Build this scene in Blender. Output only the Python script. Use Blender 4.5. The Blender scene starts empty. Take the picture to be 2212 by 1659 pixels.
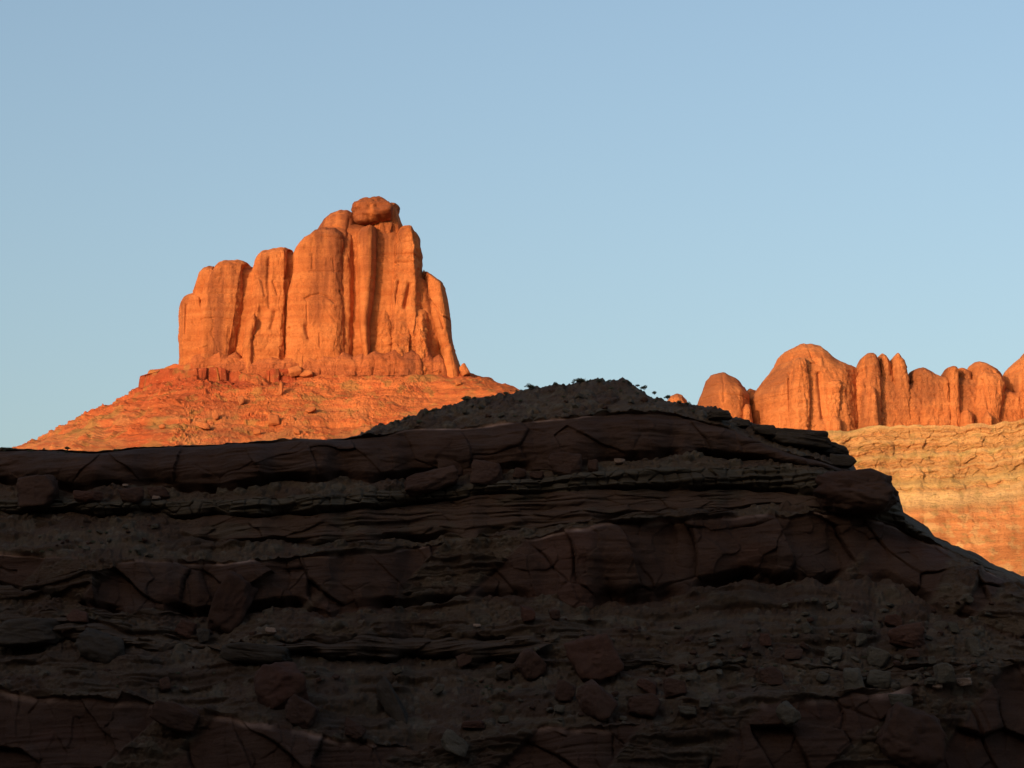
import bpy, math, random
import numpy as np
R = math.radians
SC = bpy.context.scene
COL = SC.collection

# ------------------------------------------------------------------ camera
PW, PH, F = 2212.0, 1659.0, 5530.0          # picture units used for bearings, focal length in them
PITCH = math.atan2(1900 - PH / 2, F)
CAMZ = 1.7
cd = bpy.data.cameras.new('camera'); cam = bpy.data.objects.new('camera', cd); COL.objects.link(cam)
cd.sensor_width = 36; cd.lens = 36 * F / PW; cd.clip_start = 0.5; cd.clip_end = 60000
cam.location = (0, 0, CAMZ); cam.rotation_euler = (R(90) + PITCH, 0, 0)
SC.camera = cam

# ------------------------------------------------------------------ light
SUN_EL, SUN_AZ = R(8.5), R(33)              # azimuth to the left of straight behind the camera
to_sun = np.array([-math.sin(SUN_AZ) * math.cos(SUN_EL), -math.cos(SUN_AZ) * math.cos(SUN_EL), math.sin(SUN_EL)])
sd = bpy.data.lights.new('sun', 'SUN'); sun = bpy.data.objects.new('sun', sd); COL.objects.link(sun)
sd.energy = 2.02; sd.angle = R(0.5); sd.color = (1.0, 0.72, 0.43)
from mathutils import Vector
sun.rotation_euler = Vector(-to_sun).to_track_quat('-Z', 'Y').to_euler()
w = bpy.data.worlds.new('World'); SC.world = w; w.use_nodes = True
wn = w.node_tree; bg = wn.nodes['Background']
sky = wn.nodes.new('ShaderNodeTexSky'); sky.sky_type = 'NISHITA'; sky.sun_disc = False
sky.sun_elevation = SUN_EL; sky.sun_rotation = math.atan2(to_sun[0], to_sun[1])
sky.altitude = 200; sky.air_density = 1.0; sky.dust_density = 5.0; sky.ozone_density = 1.15
wn.links.new(sky.outputs[0], bg.inputs[0]); bg.inputs[1].default_value = 0.15
vs = SC.view_settings; vs.view_transform = 'Standard'; vs.look = 'None'; vs.gamma = 1; vs.exposure = 0.80
SC.cycles.max_bounces = 4

# ------------------------------------------------------------------ helpers
cP, sP = math.cos(PITCH), math.sin(PITCH)
def P(u, v, Y):                              # a bearing and a distance give a place
    a = (u - PW / 2) / F; b = (PH / 2 - v) / F
    t = Y / (cP - b * sP)
    return a * t, Y + 0 * a, CAMZ + (sP + b * cP) * t
def proj(x, y, z):
    z = z - CAMZ
    d = y * cP + z * sP; up = -y * sP + z * cP
    return PW / 2 + F * x / d, PH / 2 - F * up / d

def _h(i, j, k, s):
    h = (i * 374761393 + j * 668265263 + k * 2147483647 + s * 144269504) & 0xFFFFFFFF
    h = ((h ^ (h >> 13)) * 1274126177) & 0xFFFFFFFF
    h = ((h ^ (h >> 16)) * 2246822519) & 0xFFFFFFFF
    return (h ^ (h >> 15)) & 0xFFFFFFFF
def noise(x, y, z=0.0, s=0):
    x, y, z = np.broadcast_arrays(np.asarray(x, float), np.asarray(y, float), np.asarray(z, float))
    xi = np.floor(x).astype(np.int64); yi = np.floor(y).astype(np.int64); zi = np.floor(z).astype(np.int64)
    xf = x - xi; yf = y - yi; zf = z - zi
    q = lambda t: t * t * t * (t * (t * 6 - 15) + 10)
    ux, uy, uz = q(xf), q(yf), q(zf)
    out = 0
    for dx in (0, 1):
        for dy in (0, 1):
            for dz in (0, 1):
                h = _h(xi + dx, yi + dy, zi + dz, s)
                gx = (h & 1023) / 511.5 - 1; gy = ((h >> 10) & 1023) / 511.5 - 1; gz = ((h >> 20) & 1023) / 511.5 - 1
                wgt = (ux if dx else 1 - ux) * (uy if dy else 1 - uy) * (uz if dz else 1 - uz)
                out = out + wgt * (gx * (xf - dx) + gy * (yf - dy) + gz * (zf - dz))
    return out * 1.3
def fbm(x, y, z=0.0, o=4, s=0, g=0.5):
    r = 0; a = 1.0; f = 1.0
    for k in range(o):
        r = r + a * noise(np.asarray(x) * f, np.asarray(y) * f, np.asarray(z) * f, s + k * 17); a *= g; f *= 2.03
    return r
def worley(x, y, s=0, jit=0.9):
    x, y = np.broadcast_arrays(np.asarray(x, float), np.asarray(y, float))
    xi = np.floor(x).astype(np.int64); yi = np.floor(y).astype(np.int64)
    f1 = np.full(x.shape, 9.0); f2 = f1.copy(); idv = np.zeros(x.shape); cx = np.zeros(x.shape); cy = np.zeros(x.shape)
    for dx in (-1, 0, 1):
        for dy in (-1, 0, 1):
            h = _h(xi + dx, yi + dy, 0 * xi, s)
            px = xi + dx + 0.5 + jit * ((h & 1023) / 1023 - 0.5); py = yi + dy + 0.5 + jit * (((h >> 10) & 1023) / 1023 - 0.5)
            d = np.hypot(x - px, y - py)
            m = d < f1
            f2 = np.where(m, f1, np.minimum(f2, d)); f1 = np.where(m, d, f1)
            idv = np.where(m, ((h >> 20) & 1023) / 1023, idv); cx = np.where(m, x - px, cx); cy = np.where(m, y - py, cy)
    return f1, f2, idv, cx, cy
def sstep(a, b, x):
    t = np.clip((x - a) / (b - a), 0, 1); return t * t * (3 - 2 * t)
def poly(pts):
    p = np.array(pts, float); return lambda u: np.interp(u, p[:, 0], p[:, 1])
def seg_dist(U, V, pts):
    d = np.full(U.shape, 1e9)
    for (x0, y0), (x1, y1) in zip(pts[:-1], pts[1:]):
        dx, dy = x1 - x0, y1 - y0
        t = np.clip(((U - x0) * dx + (V - y0) * dy) / (dx * dx + dy * dy), 0, 1)
        d = np.minimum(d, np.hypot(U - x0 - t * dx, V - y0 - t * dy))
    return d
def grid_mesh(name, X, Y, Z, mat, wrap=False, col=None, parent=None, origin=None, flip=False, smooth=True):
    n, m = X.shape                           # rows, columns
    co = np.stack([X, Y, Z], -1).reshape(-1, 3).astype(np.float32)
    if origin is not None: co = co - np.array(origin, np.float32)
    jm = m if wrap else m - 1
    j = np.arange(jm); i = np.arange(n - 1)[:, None]
    a = i * m + j; b = i * m + (j + 1) % m
    q = np.stack([a, b, b + m, a + m], -1).reshape(-1, 4)
    if flip: q = q[:, ::-1]
    return raw_mesh(name, co, q, mat, col, parent, origin, smooth)
def raw_mesh(name, co, q, mat, col=None, parent=None, origin=None, smooth=True):
    me = bpy.data.meshes.new(name)
    k = q.shape[1]
    me.vertices.add(len(co)); me.vertices.foreach_set('co', np.ascontiguousarray(co, np.float32).ravel())
    me.loops.add(len(q) * k); me.loops.foreach_set('vertex_index', np.ascontiguousarray(q, np.int32).ravel())
    me.polygons.add(len(q)); me.polygons.foreach_set('loop_start', np.arange(0, len(q) * k, k, dtype=np.int32))
    me.polygons.foreach_set('use_smooth', np.full(len(q), smooth))
    me.update(calc_edges=True)
    if col is not None:
        c = np.ones((len(co), 4), np.float32); c[:, :3] = col.reshape(-1, 3)
        at = me.color_attributes.new('rock', 'FLOAT_COLOR', 'POINT'); at.data.foreach_set('color', c.ravel())
    me.materials.append(mat)
    o = bpy.data.objects.new(name, me); COL.objects.link(o)
    if parent is not None: o.parent = parent
    elif origin is not None: o.location = origin
    return o
def tag(o, label=None, cat=None, group=None, kind=None):
    if label: o['label'] = label
    if cat: o['category'] = cat
    if group: o['group'] = group
    if kind: o['kind'] = kind
    return o
def empty(name, loc, label, cat, group=None):
    o = bpy.data.objects.new(name, None); COL.objects.link(o); o.location = loc
    return tag(o, label, cat, group)

# ------------------------------------------------------------------ materials
def rock_mat(name, c1, c2, dark, scale=1.0, bed=0.5, streak=0.5, bump=0.5, use_attr=False, dark_amt=0.5, speck=None, bdist=0.3, fine=6.0):
    m = bpy.data.materials.new(name); m.use_nodes = True; nt = m.node_tree; N = nt.nodes; L = nt.links
    bs = N['Principled BSDF']; bs.inputs['Roughness'].default_value = 0.95
    bs.inputs['Specular IOR Level'].default_value = 0.12
    geo = N.new('ShaderNodeNewGeometry')
    def tex(sx, sy, sz, sc, det=5, rough=0.6, dist=0.0):
        mp = N.new('ShaderNodeMapping'); mp.inputs['Scale'].default_value = (sx * scale, sy * scale, sz * scale)
        L.new(geo.outputs['Position'], mp.inputs['Vector'])
        t = N.new('ShaderNodeTexNoise'); t.inputs['Scale'].default_value = sc; t.inputs['Detail'].default_value = det
        t.inputs['Roughness'].default_value = rough; t.inputs['Distortion'].default_value = dist
        L.new(mp.outputs[0], t.inputs['Vector']); return t.outputs['Fac']
    def ramp(src, a, b, v0=0.0, v1=1.0):
        r = N.new('ShaderNodeMapRange'); r.inputs[1].default_value = a; r.inputs[2].default_value = b
        r.inputs[3].default_value = v0; r.inputs[4].default_value = v1; r.interpolation_type = 'SMOOTHSTEP'
        L.new(src, r.inputs[0]); return r.outputs[0]
    def mix(fac, a, b, mode='MIX'):
        x = N.new('ShaderNodeMix'); x.data_type = 'RGBA'; x.blend_type = mode
        for sock, val in ((0, fac), (6, a), (7, b)):
            if hasattr(val, 'is_output'): L.new(val, x.inputs[sock])
            elif isinstance(val, (int, float)): x.inputs[sock].default_value = val
            else: x.inputs[sock].default_value = (*val, 1)
        return x.outputs[2]
    beds = tex(0.03, 0.03, 0.9, 1.0, 4, 0.6, 0.25)
    blot = tex(0.25, 0.25, 0.35, 0.55, 5, 0.62, 0.3)
    base = mix(ramp(beds, 0.5 - 0.16, 0.5 + 0.16), c1, c2) if bed else c1
    if use_attr:
        at = N.new('ShaderNodeAttribute'); at.attribute_name = 'rock'
        base = mix(1.0, at.outputs['Color'], mix(ramp(beds, 0.38, 0.62), c1, c2), 'MULTIPLY')
    base = mix(ramp(blot, 0.30, 0.72, 0.0, 0.55), base, mix(1.0, base, (0.62, 0.55, 0.52), 'MULTIPLY'))
    if streak:
        st = tex(0.55, 0.55, 0.05, 0.45, 5, 0.6, 0.15)
        pt = tex(0.09, 0.09, 0.07, 0.55, 3, 0.5, 0.2)
        mu = N.new('ShaderNodeMath'); mu.operation = 'ADD'; L.new(st, mu.inputs[0]); L.new(pt, mu.inputs[1])
        base = mix(ramp(mu.outputs[0], 0.93, 1.11, 0.0, streak), base, dark)
        lt = tex(0.12, 0.12, 0.25, 0.8, 4, 0.6, 0.3); base = mix(ramp(lt, 0.52, 0.68, 0.0, 0.5), base, mix(1.0, base, (1.06, 1.16, 1.22), 'MULTIPLY'))
    grain = tex(1, 1, 1.6, fine, 6, 0.7)
    base = mix(ramp(grain, 0.35, 0.65, 0.0, 0.6), base, mix(1.0, base, (0.66, 0.62, 0.60), 'MULTIPLY'))
    if speck:
        vo = N.new('ShaderNodeTexVoronoi'); vo.inputs['Scale'].default_value = speck[0]; L.new(geo.outputs['Position'], vo.inputs['Vector'])
        base = mix(ramp(vo.outputs['Distance'], 0.16, 0.22, speck[2], 0.0), base, speck[1])
        g2 = tex(1, 1, 1, speck[0] * 0.2, 4, 0.6)
        if len(speck) > 3: base = mix(ramp(g2, 0.56, 0.64, 0.0, speck[4]), base, speck[3])
    L.new(base, bs.inputs['Base Color'])
    # relief
    b1 = tex(0.35, 0.35, 1.6, 1.4, 8, 0.72, 0.2)
    b2 = tex(1, 1, 1, fine * 0.8, 8, 0.75)
    ad = N.new('ShaderNodeMath'); ad.operation = 'MULTIPLY_ADD'; L.new(b2, ad.inputs[0]); ad.inputs[1].default_value = 0.35; L.new(b1, ad.inputs[2])
    bp = N.new('ShaderNodeBump'); bp.inputs['Strength'].default_value = bump; bp.inputs['Distance'].default_value = bdist / scale
    L.new(ad.outputs[0], bp.inputs['Height']); L.new(bp.outputs[0], bs.inputs['Normal'])
    return m

M_BUTTE = rock_mat('butte_sandstone', (0.55, 0.185, 0.062), (0.46, 0.135, 0.042), (0.20, 0.058, 0.026), scale=0.28, streak=0.85, bump=0.45, bdist=0.22)
M_BASE = rock_mat('butte_foot_sandstone', (0.46, 0.135, 0.048), (0.36, 0.098, 0.038), (0.18, 0.055, 0.027), scale=0.30, streak=0.8, bump=0.7, bdist=0.3)
M_SKIRT = rock_mat('butte_talus', (1.0, 1.0, 1.0), (0.86, 0.80, 0.78), (0.2, 0.06, 0.03), scale=0.35, streak=0.0, bump=0.5, use_attr=True, speck=(0.55, (0.60, 0.27, 0.12), 0.35, (0.24, 0.16, 0.05), 0.45), bdist=0.5)
M_FIN = rock_mat('fin_sandstone', (0.58, 0.205, 0.072), (0.48, 0.150, 0.050), (0.19, 0.062, 0.030), scale=0.20, streak=0.62, bump=0.5, bdist=0.3)
M_FAR = rock_mat('far_slope', (1.0, 1.0, 1.0), (0.80, 0.74, 0.70), (0.2, 0.06, 0.03), scale=0.22, streak=0.0, bump=0.8, use_attr=True, bdist=0.6)
M_HILL = rock_mat('near_hill', (1.0, 1.0, 1.0), (0.82, 0.78, 0.76), (0.2, 0.06, 0.03), scale=1.6, streak=0.0, bump=0.8, use_attr=True, bdist=0.25)
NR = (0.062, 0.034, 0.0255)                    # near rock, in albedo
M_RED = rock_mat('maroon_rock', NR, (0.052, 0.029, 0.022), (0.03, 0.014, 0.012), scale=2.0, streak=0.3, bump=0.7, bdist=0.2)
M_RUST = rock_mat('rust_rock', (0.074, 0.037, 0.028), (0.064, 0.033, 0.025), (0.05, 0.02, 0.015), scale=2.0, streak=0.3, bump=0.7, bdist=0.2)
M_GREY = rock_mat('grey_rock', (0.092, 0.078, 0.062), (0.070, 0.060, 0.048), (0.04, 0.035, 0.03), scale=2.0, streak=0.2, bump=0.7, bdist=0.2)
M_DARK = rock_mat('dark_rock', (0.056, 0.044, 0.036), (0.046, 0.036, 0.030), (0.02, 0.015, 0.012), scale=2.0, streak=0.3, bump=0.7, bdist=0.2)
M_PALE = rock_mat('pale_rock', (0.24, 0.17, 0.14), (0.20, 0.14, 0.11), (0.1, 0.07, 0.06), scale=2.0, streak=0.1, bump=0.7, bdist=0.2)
M_SOIL = rock_mat('soil', (0.17, 0.11, 0.08), (0.14, 0.09, 0.065), (0.1, 0.05, 0.03), scale=0.3, streak=0.0, bump=0.5)
def leaf_mat(name, c):
    m = bpy.data.materials.new(name); m.use_nodes = True; b = m.node_tree.nodes['Principled BSDF']
    n = m.node_tree.nodes.new('ShaderNodeTexNoise'); n.inputs['Scale'].default_value = 6
    r = m.node_tree.nodes.new('ShaderNodeValToRGB'); r.color_ramp.elements[0].color = (*[x * 0.6 for x in c], 1); r.color_ramp.elements[1].color = (*[x * 1.4 for x in c], 1)
    m.node_tree.links.new(n.outputs['Fac'], r.inputs[0]); m.node_tree.links.new(r.outputs[0], b.inputs['Base Color']); b.inputs['Roughness'].default_value = 0.8
    return m
M_LEAF = leaf_mat('shrub_leaf', (0.055, 0.062, 0.032))
M_TWIG = leaf_mat('shrub_twig', (0.05, 0.04, 0.03))

# ================================================================== ground
def ground():
    a = np.concatenate([-np.geomspace(30000, 200, 14), np.linspace(-150, 150, 13), np.geomspace(200, 30000, 14)])
    X, Y = np.meshgrid(a, a)
    Z = 0.35 * fbm(X / 60, Y / 60, 0, 2) * (np.hypot(X, Y) > 30)
    o = grid_mesh('ground', X, Y, Z, M_SOIL); tag(o, kind='structure')
ground()

# the canyon wall behind and to the left of the camera, that keeps the near hill in the shade
def canyon_wall():
    sx, sy = to_sun[0] / math.cos(SUN_EL), to_sun[1] / math.cos(SUN_EL)
    cx, cy = 0 + sx * 170, 170 + sy * 170     # where its foot runs
    s = np.linspace(-420, 420, 240); t = np.array([0, 8, 16, 24, 34, 36, 38, 46, 56, 58, 60, 70, 78, 80, 82, 120, 200, 300.])
    h = np.array([-2, 5, 10, 15, 21, 34, 36, 41, 47, 66, 68, 74, 79, 104, 106, 108, 100, -2.]) * 1.0
    S, T = np.meshgrid(s, t); H = np.repeat(h[:, None], len(s), 1)
    T = T + 9 * fbm(S / 40, H / 50, 0, 4, 3); H = H + 3.5 * fbm(S / 35, T / 35, 0, 4, 8) * (H > 20) + np.where(T > 30, 8 * np.exp(-((S - 60) / 150) ** 2), 0)
    H = H * (0.75 + 0.25 * sstep(420, 300, np.abs(S)))
    nx, ny = -sy, sx
    X = cx + sx * T + nx * S; Y = cy + sy * T + ny * S
    o = grid_mesh('canyon_wall', X, Y, H, M_SOIL, smooth=False); tag(o, kind='structure')
canyon_wall()

# ================================================================== the near hill in shade
crest = poly([(-3500, 1500), (-1500, 1150), (-600, 1000), (0, 969), (100, 971), (202, 978), (290, 966), (455, 957), (573, 952), (745, 948), (792, 938), (806, 924), (873, 904), (931, 887), (998, 864),
              (1082, 852), (1143, 836), (1200, 831), (1251, 824), (1300, 822), (1352, 823), (1392, 838), (1419, 852), (1466, 867), (1534, 880), (1567, 900), (1618, 914), (1702, 931), (1787, 951),
              (1815, 972), (1840, 998), (1850, 1016), (1904, 1023), (1921, 1038), (1940, 1062), (1947, 1088), (1952, 1108), (2005, 1140), (2019, 1160), (2056, 1177), (2107, 1193), (2140, 1217), (2212, 1246), (2500, 1390), (3000, 1640), (3600, 1860), (5000, 1890)])
b1t = poly([(-3500, 1500), (0, 973), (745, 950), (792, 941), (887, 928), (1049, 919), (1133, 909), (1251, 899), (1352, 892), (1457, 894), (1567, 925), (1618, 945), (1702, 975), (1780, 1000), (1860, 1025), (2100, 1200), (5000, 2500)])
b1b = poly([(0, 1049), (130, 1054), (370, 1055), (404, 1059), (745, 1042), (860, 1046), (1020, 1030), (1109, 1012), (1183, 1012), (1300, 1000), (1457, 988), (1618, 991), (1700, 1005), (1800, 1015), (5000, 2500)])
b2t = poly([(0, 1080), (180, 1084), (350, 1084), (600, 1076), (745, 1068), (813, 1062), (1116, 1039), (1251, 1022), (1457, 1013), (1620, 1010), (1800, 1020), (5000, 2500)])
b2b = poly([(0, 1106), (200, 1111), (400, 1116), (560, 1119), (712, 1110), (846, 1094), (981, 1086), (1028, 1071), (1335, 1061), (1457, 1058), (1660, 1062), (1780, 1070), (5000, 2500)])
t3 = poly([(0, 1120), (300, 1140), (420, 1170), (712, 1172), (914, 1167), (1060, 1150), (1217, 1136), (1335, 1118), (1457, 1108), (1560, 1104), (1668, 1092), (1871, 1104), (1950, 1112), (5000, 2500)])
b3t = poly([(0, 1196), (170, 1209), (480, 1217), (600, 1205), (712, 1197), (823, 1194), (856, 1181), (1015, 1170), (1065, 1158), (1150, 1161), (1227, 1143), (1352, 1129), (1419, 1125), (1551, 1116), (1702, 1117), (1756, 1106), (1864, 1110), (1938, 1129), (2212, 1275), (2600, 1440), (5000, 2500)])
b3b = poly([(0, 1262), (135, 1300), (250, 1329), (340, 1316), (500, 1334), (590, 1305), (700, 1332), (755, 1319), (1003, 1296), (1188, 1289), (1272, 1316), (1478, 1284), (1584, 1257), (1770, 1262), (1904, 1255), (2039, 1316), (2212, 1376), (2600, 1560), (5000, 2500)])
mlt = poly([(0, 1330), (160, 1335), (300, 1370), (480, 1395), (640, 1388), (733, 1378), (1000, 1376), (1198, 1384), (1300, 1420), (1478, 1432), (1668, 1420), (1850, 1440), (2212, 1420), (5000, 2500)])
mlb = poly([(0, 1390), (160, 1392), (300, 1400), (480, 1410), (640, 1412), (733, 1434), (1000, 1428), (1198, 1420), (1300, 1445), (1478, 1452), (1668, 1436), (1850, 1446), (2212, 1432), (5000, 2500)])
b4t = poly([(0, 1488), (170, 1508), (337, 1521), (505, 1553), (745, 1600), (900, 1615), (1002, 1599), (1104, 1578), (1238, 1575), (1407, 1565), (1457, 1555), (1466, 1541), (1746, 1511), (1904, 1494), (2019, 1474), (2212, 1440), (2700, 1560), (5000, 2500)])
LW = lambda a, b, c, d: (lambda u: sstep(a, b, u) * sstep(d, c, u))
def near_hill():
    us = np.concatenate([np.linspace(-3500, -420, 90), np.arange(-400, 2620, 2.0), np.linspace(2640, 4800, 90)])
    wob = lambda k, a, sc=40: a * fbm(us / sc / 1.5, 0.37 + k * 3.1, 0, 2, k)
    C = crest(us) + 2.0 * fbm(us / 40, .37, 0, 4, 1) + 5.5 * sstep(950, 1150, us) * sstep(1520, 1400, us) - 3.0 * np.maximum(0, fbm(us / 12, 2.2, 0, 3, 50)) * sstep(790, 830, us)
    bounds = [C, b1t(us) + wob(2, 4, 60), b1b(us) + wob(3, 14, 70), b2t(us) + wob(4, 7, 60), b2b(us) + wob(5, 12, 60), t3(us) + wob(6, 12, 60), b3t(us) + wob(7, 10, 60), b3b(us) + wob(8, 16, 50), mlt(us) + wob(9, 20, 50), mlb(us) + wob(10, 18, 50), b4t(us) + wob(11, 14, 60), np.full_like(us, 1800.)]
    for k in range(1, len(bounds)): bounds[k] = np.maximum(bounds[k], bounds[k - 1] + 0.4)
    #            mound  band1 bench grey  thin  talus band3 talus midledge talus band4
    nrow = [60, 80, 24, 28, 46, 24, 100, 60, 30, 66, 130]
    left = sstep(480, 330, us)
    tans = [0.46, 3.2, 0.75, 2.6, 1.5, 0.62, 4.5, 0.66, 2.2, 0.62, 3.8]
    rows_v, rows_k, rows_f = [], [], []
    for k in range(11):
        n = nrow[k]; tt = np.linspace(0, 1, n, endpoint=False)
        for f in tt:
            rows_v.append(bounds[k] * (1 - f) + bounds[k + 1] * f); rows_k.append(k); rows_f.append(f)
    V = np.array(rows_v); K = np.array(rows_k); FR = np.array(rows_f)[:, None] * np.ones(len(us)); U = np.repeat(us[None], len(V), 0)
    KK = K[:, None] * np.ones_like(U, int)
    n = len(V)
    # macro depth from the foot upwards
    Yd = np.zeros_like(V)
    Yd[-1] = 150 + 10 * ((us - 1300) / 1500) ** 2 + 2.5 * fbm(us / 420, 9.1, 0, 3, 77)
    for i in range(n - 2, -1, -1):
        k = K[i]; tS = tans[k]
        if k == 4: tS = 1.5 * (1 - left) + 0.62 * left
        if k == 8:
            ww = 0.35 + 0.65 * np.maximum(LW(-50, 0, 230, 330)(us), LW(440, 500, 1190, 1260)(us)); tS = 0.66 + (2.2 - 0.66) * ww
        dv = np.maximum(V[i + 1] - V[i], 0); te = (1900 - V[i]) / F
        Yd[i] = Yd[i + 1] + dv / F * Yd[i + 1] / np.maximum(tS - te, 0.12)
    # the brow rounds over
    slope = np.abs(np.gradient(crest(us), us)); slope = np.convolve(np.pad(slope, 20, 'edge'), np.ones(41) / 41, 'valid')
    d = (V - C) / np.sqrt(1 + (2 * slope) ** 2)
    r = 20 + 60 * sstep(1500, 1800, us); Rr = 2.0 + 9 * sstep(1500, 1850, us)
    Yd = Yd + Rr * (1 - np.sqrt(np.clip(1 - (1 - np.clip(d / r, 0, 1)) ** 2, 0, 1)))
    kk = np.hanning(33); kk /= kk.sum()
    Yd = np.apply_along_axis(lambda r_: np.convolve(np.pad(r_, 16, 'edge'), kk, 'valid'), 1, Yd)
    X, Y, Z = P(U, V, Yd)
    # ---- relief in metres towards the viewer
    cliff = np.isin(KK, [1, 6, 10]).astype(float); thin = (KK == 4) * (1 - left); grey = (KK == 3).astype(float)
    mid = (KK == 8) * (0.35 + 0.65 * np.maximum(LW(-50, 0, 230, 330)(U), LW(440, 500, 1190, 1260)(U)))
    tal = np.isin(KK, [0, 2, 5, 7, 9]).astype(float) + (KK == 4) * left + (KK == 8) * 1.0 - mid
    x_, z_ = X, Z
    wx = 1.1 * fbm(x_ / 5, z_ / 5, 0, 3, 5); wz = 0.8 * fbm(x_ / 5, z_ / 5, 0, 3, 6)
    D = 0.55 * fbm(x_ / 6, Y / 6, z_ / 4, 5, 11)
    # big jointed blocks
    f1, f2, idv, cx, cy = worley((x_ + 0.6 * wx + 0.45 * z_) / 3.6, (z_ + 0.6 * wz) / 5.0, 21)
    e1 = f2 - f1
    crk = np.clip(0.5 + 2.2 * fbm(x_ / 3, z_ / 3, 4, 2, 23), 0, 1)
    blocks = (idv - 0.5) * 1.5 + (cx * (idv - 0.4) * 1.6 - cy * 0.5) * 0.9 - 0.45 * crk * np.exp(-(e1 / 0.03) ** 2)
    g1, g2, idg, gx, gy = worley((x_ + 0.7 * wx) / 1.3, (z_ + wz) / 1.6, 22)
    blocks2 = (idg - 0.5) * 0.34 + gx * (idg - .5) * .5 - 0.08 * crk * np.exp(-((g2 - g1) / 0.06) ** 2)
    am1 = np.where(KK == 1, 0.30, np.where(KK == 6, 1.0, 0.95))
    band1long = np.where(KK == 1, 1.0, 0.0)
    D = D + cliff * (am1 * blocks * np.sin(np.pi * np.clip(FR * 1.1 + 0.03, 0, 1)) ** 0.5 + am1 * 0.7 * blocks2)
    D = D + band1long * (0.9 * np.sin(np.pi * FR) + 0.5 * fbm(x_ / 7, z_ / 1.6, 0, 4, 31))
    # beds: long thin ledges
    zz = z_ - 0.035 * x_ + 0.5 * fbm(x_ / 12, z_ / 9, 0, 3, 41)
    bd = fbm(x_ / 9, zz / 0.42, 0, 3, 42); bd = np.tanh(bd * 4)
    bj = worley(x_ / 2.4, zz / 0.6, 43); 
    bm_ = np.clip(0.5 + 1.5 * fbm(x_ / 8, z_ / 3, 0, 2, 47), 0.1, 1.2)
    D = D + thin * (0.22 * bd * bm_ + 0.35 * (bj[2] - 0.5) - 0.06 * np.exp(-((bj[1] - bj[0]) / 0.07) ** 2)) + mid * (0.4 * bd * bm_ + 0.5 * (bj[2] - 0.4) + 1.2 * np.sin(np.pi * FR))
    D = D + cliff * 0.07 * bd * bm_
    gj = worley(x_ / 0.9, z_ / 0.7, 44)
    D = D + grey * (1.0 * np.sin(np.pi * np.clip(FR + 0.1, 0, 1)) ** 0.5 + 0.35 * (gj[2] - 0.5) - 0.25 * np.exp(-((gj[1] - gj[0]) / 0.09) ** 2) + 0.25 * bd)
    fan = np.isin(KK, [6, 10, 8]) * sstep(0.16, 0.28, fbm((x_ - 0.9 * z_) / 9, z_ / 30, 0, 3, 48) + 0.05 * (KK == 10)) * sstep(0.0, 0.3, U / 2000 + 0.1)
    D = D * (1 - 0.8 * fan); cliff = cliff * (1 - fan); mid = mid * (1 - fan); tal = np.maximum(tal, fan)
    oc = fbm(x_ / 10, zz / 1.5, Y / 14, 3, 49); outc = sstep(0.10, 0.20, oc) * tal * (KK >= 5) * sstep(0, .08, FR) * sstep(1, .9, FR)
    outc = outc * (0.75 + 0.25 * (bj[2]))
    D = D + outc * (0.9 + 0.5 * bd + 0.5 * (gj[2] - 0.5) + 0.5 * (blocks2))
    # shelters under the bands
    uvar = np.clip(0.55 + 1.6 * fbm(us / 110, 5.5, 0, 3, 61), 0, 1.4)[None]
    under = (1 - fan) * (np.where(KK == 1, 1.5, 0) + np.where(KK == 3, 1.2, 0) + np.where(KK == 6, 1.7, 0) + np.where(KK == 4, 1.0, 0) * (1 - left) + 1.5 * mid)
    D = D - under * uvar * sstep(0.78, 0.97, FR)
    # proud lips
    lip = cliff + 0
    D = D - lip * 0.25 * sstep(0.06, 0.0, FR)
    # talus stones
    DZ = np.zeros_like(D)
    for sc_, amp, sd_, dens in ((2.6, 0.5, 71, 0.18), (1.2, 0.42, 72, 0.30), (0.55, 0.26, 73, 0.45), (0.28, 0.13, 74, 0.6)):
        q1, q2, qi, qx, qy = worley((x_ + 0.3 * wx) / sc_, (1.45 * z_) / sc_, sd_)
        ok = sstep(dens + 0.03, dens - 0.03, qi)
        DZ = DZ + ok * amp * np.sqrt(np.clip(1 - (q1 / (0.32 + 0.3 * qi)) ** 2, 0, 1)) * (0.5 + qi * 1.3)
    DZ = DZ * tal * (1 - .7 * outc) + tal * 0.30 * fbm(x_ / 3, z_ / 2, 0, 4, 75)
    DZ = DZ * (1 - 0.8 * sstep(6, 0, V - C) * (us < 780))
    gul = tal * 0.4 * fbm(x_ / 8, z_ / 4, 0, 3, 81) 
    # horizontal breaks in slope within talus
    D = D + tal * (KK >= 7) * 0.5 * np.tanh(3 * fbm(x_ / 8, zz / 1.1, 0, 3, 91))
    ed_ = 1 - sstep(1780, 1830, U) * sstep(30, 4, V - C[None]); D = D * ed_; DZ = DZ * ed_
    Y2 = Y - D * (1 - 0.5 * tal) - 0.8 * DZ
    Z2 = Z + 0.45 * DZ + gul * 0.4 + 0.15 * tal * D
    fade = sstep(-900, -400, U) * sstep(3400, 2700, U) * 0.7 + 0.3
    Y2 = Y + (Y2 - Y) * fade; Z2 = Z + (Z2 - Z) * fade
    # ---- colour of the rock (its own, by layer)
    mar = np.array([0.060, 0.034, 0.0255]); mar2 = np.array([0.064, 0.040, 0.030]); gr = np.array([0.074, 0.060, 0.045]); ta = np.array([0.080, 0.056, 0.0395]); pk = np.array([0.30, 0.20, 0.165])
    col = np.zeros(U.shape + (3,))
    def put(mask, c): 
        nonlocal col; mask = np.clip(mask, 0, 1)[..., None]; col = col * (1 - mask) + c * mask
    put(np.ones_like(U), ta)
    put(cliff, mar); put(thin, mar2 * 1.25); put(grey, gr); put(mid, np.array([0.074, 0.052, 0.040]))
    pat = fbm(x_ / 3.5, zz / 1.6, Y / 5, 4, 95)
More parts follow.
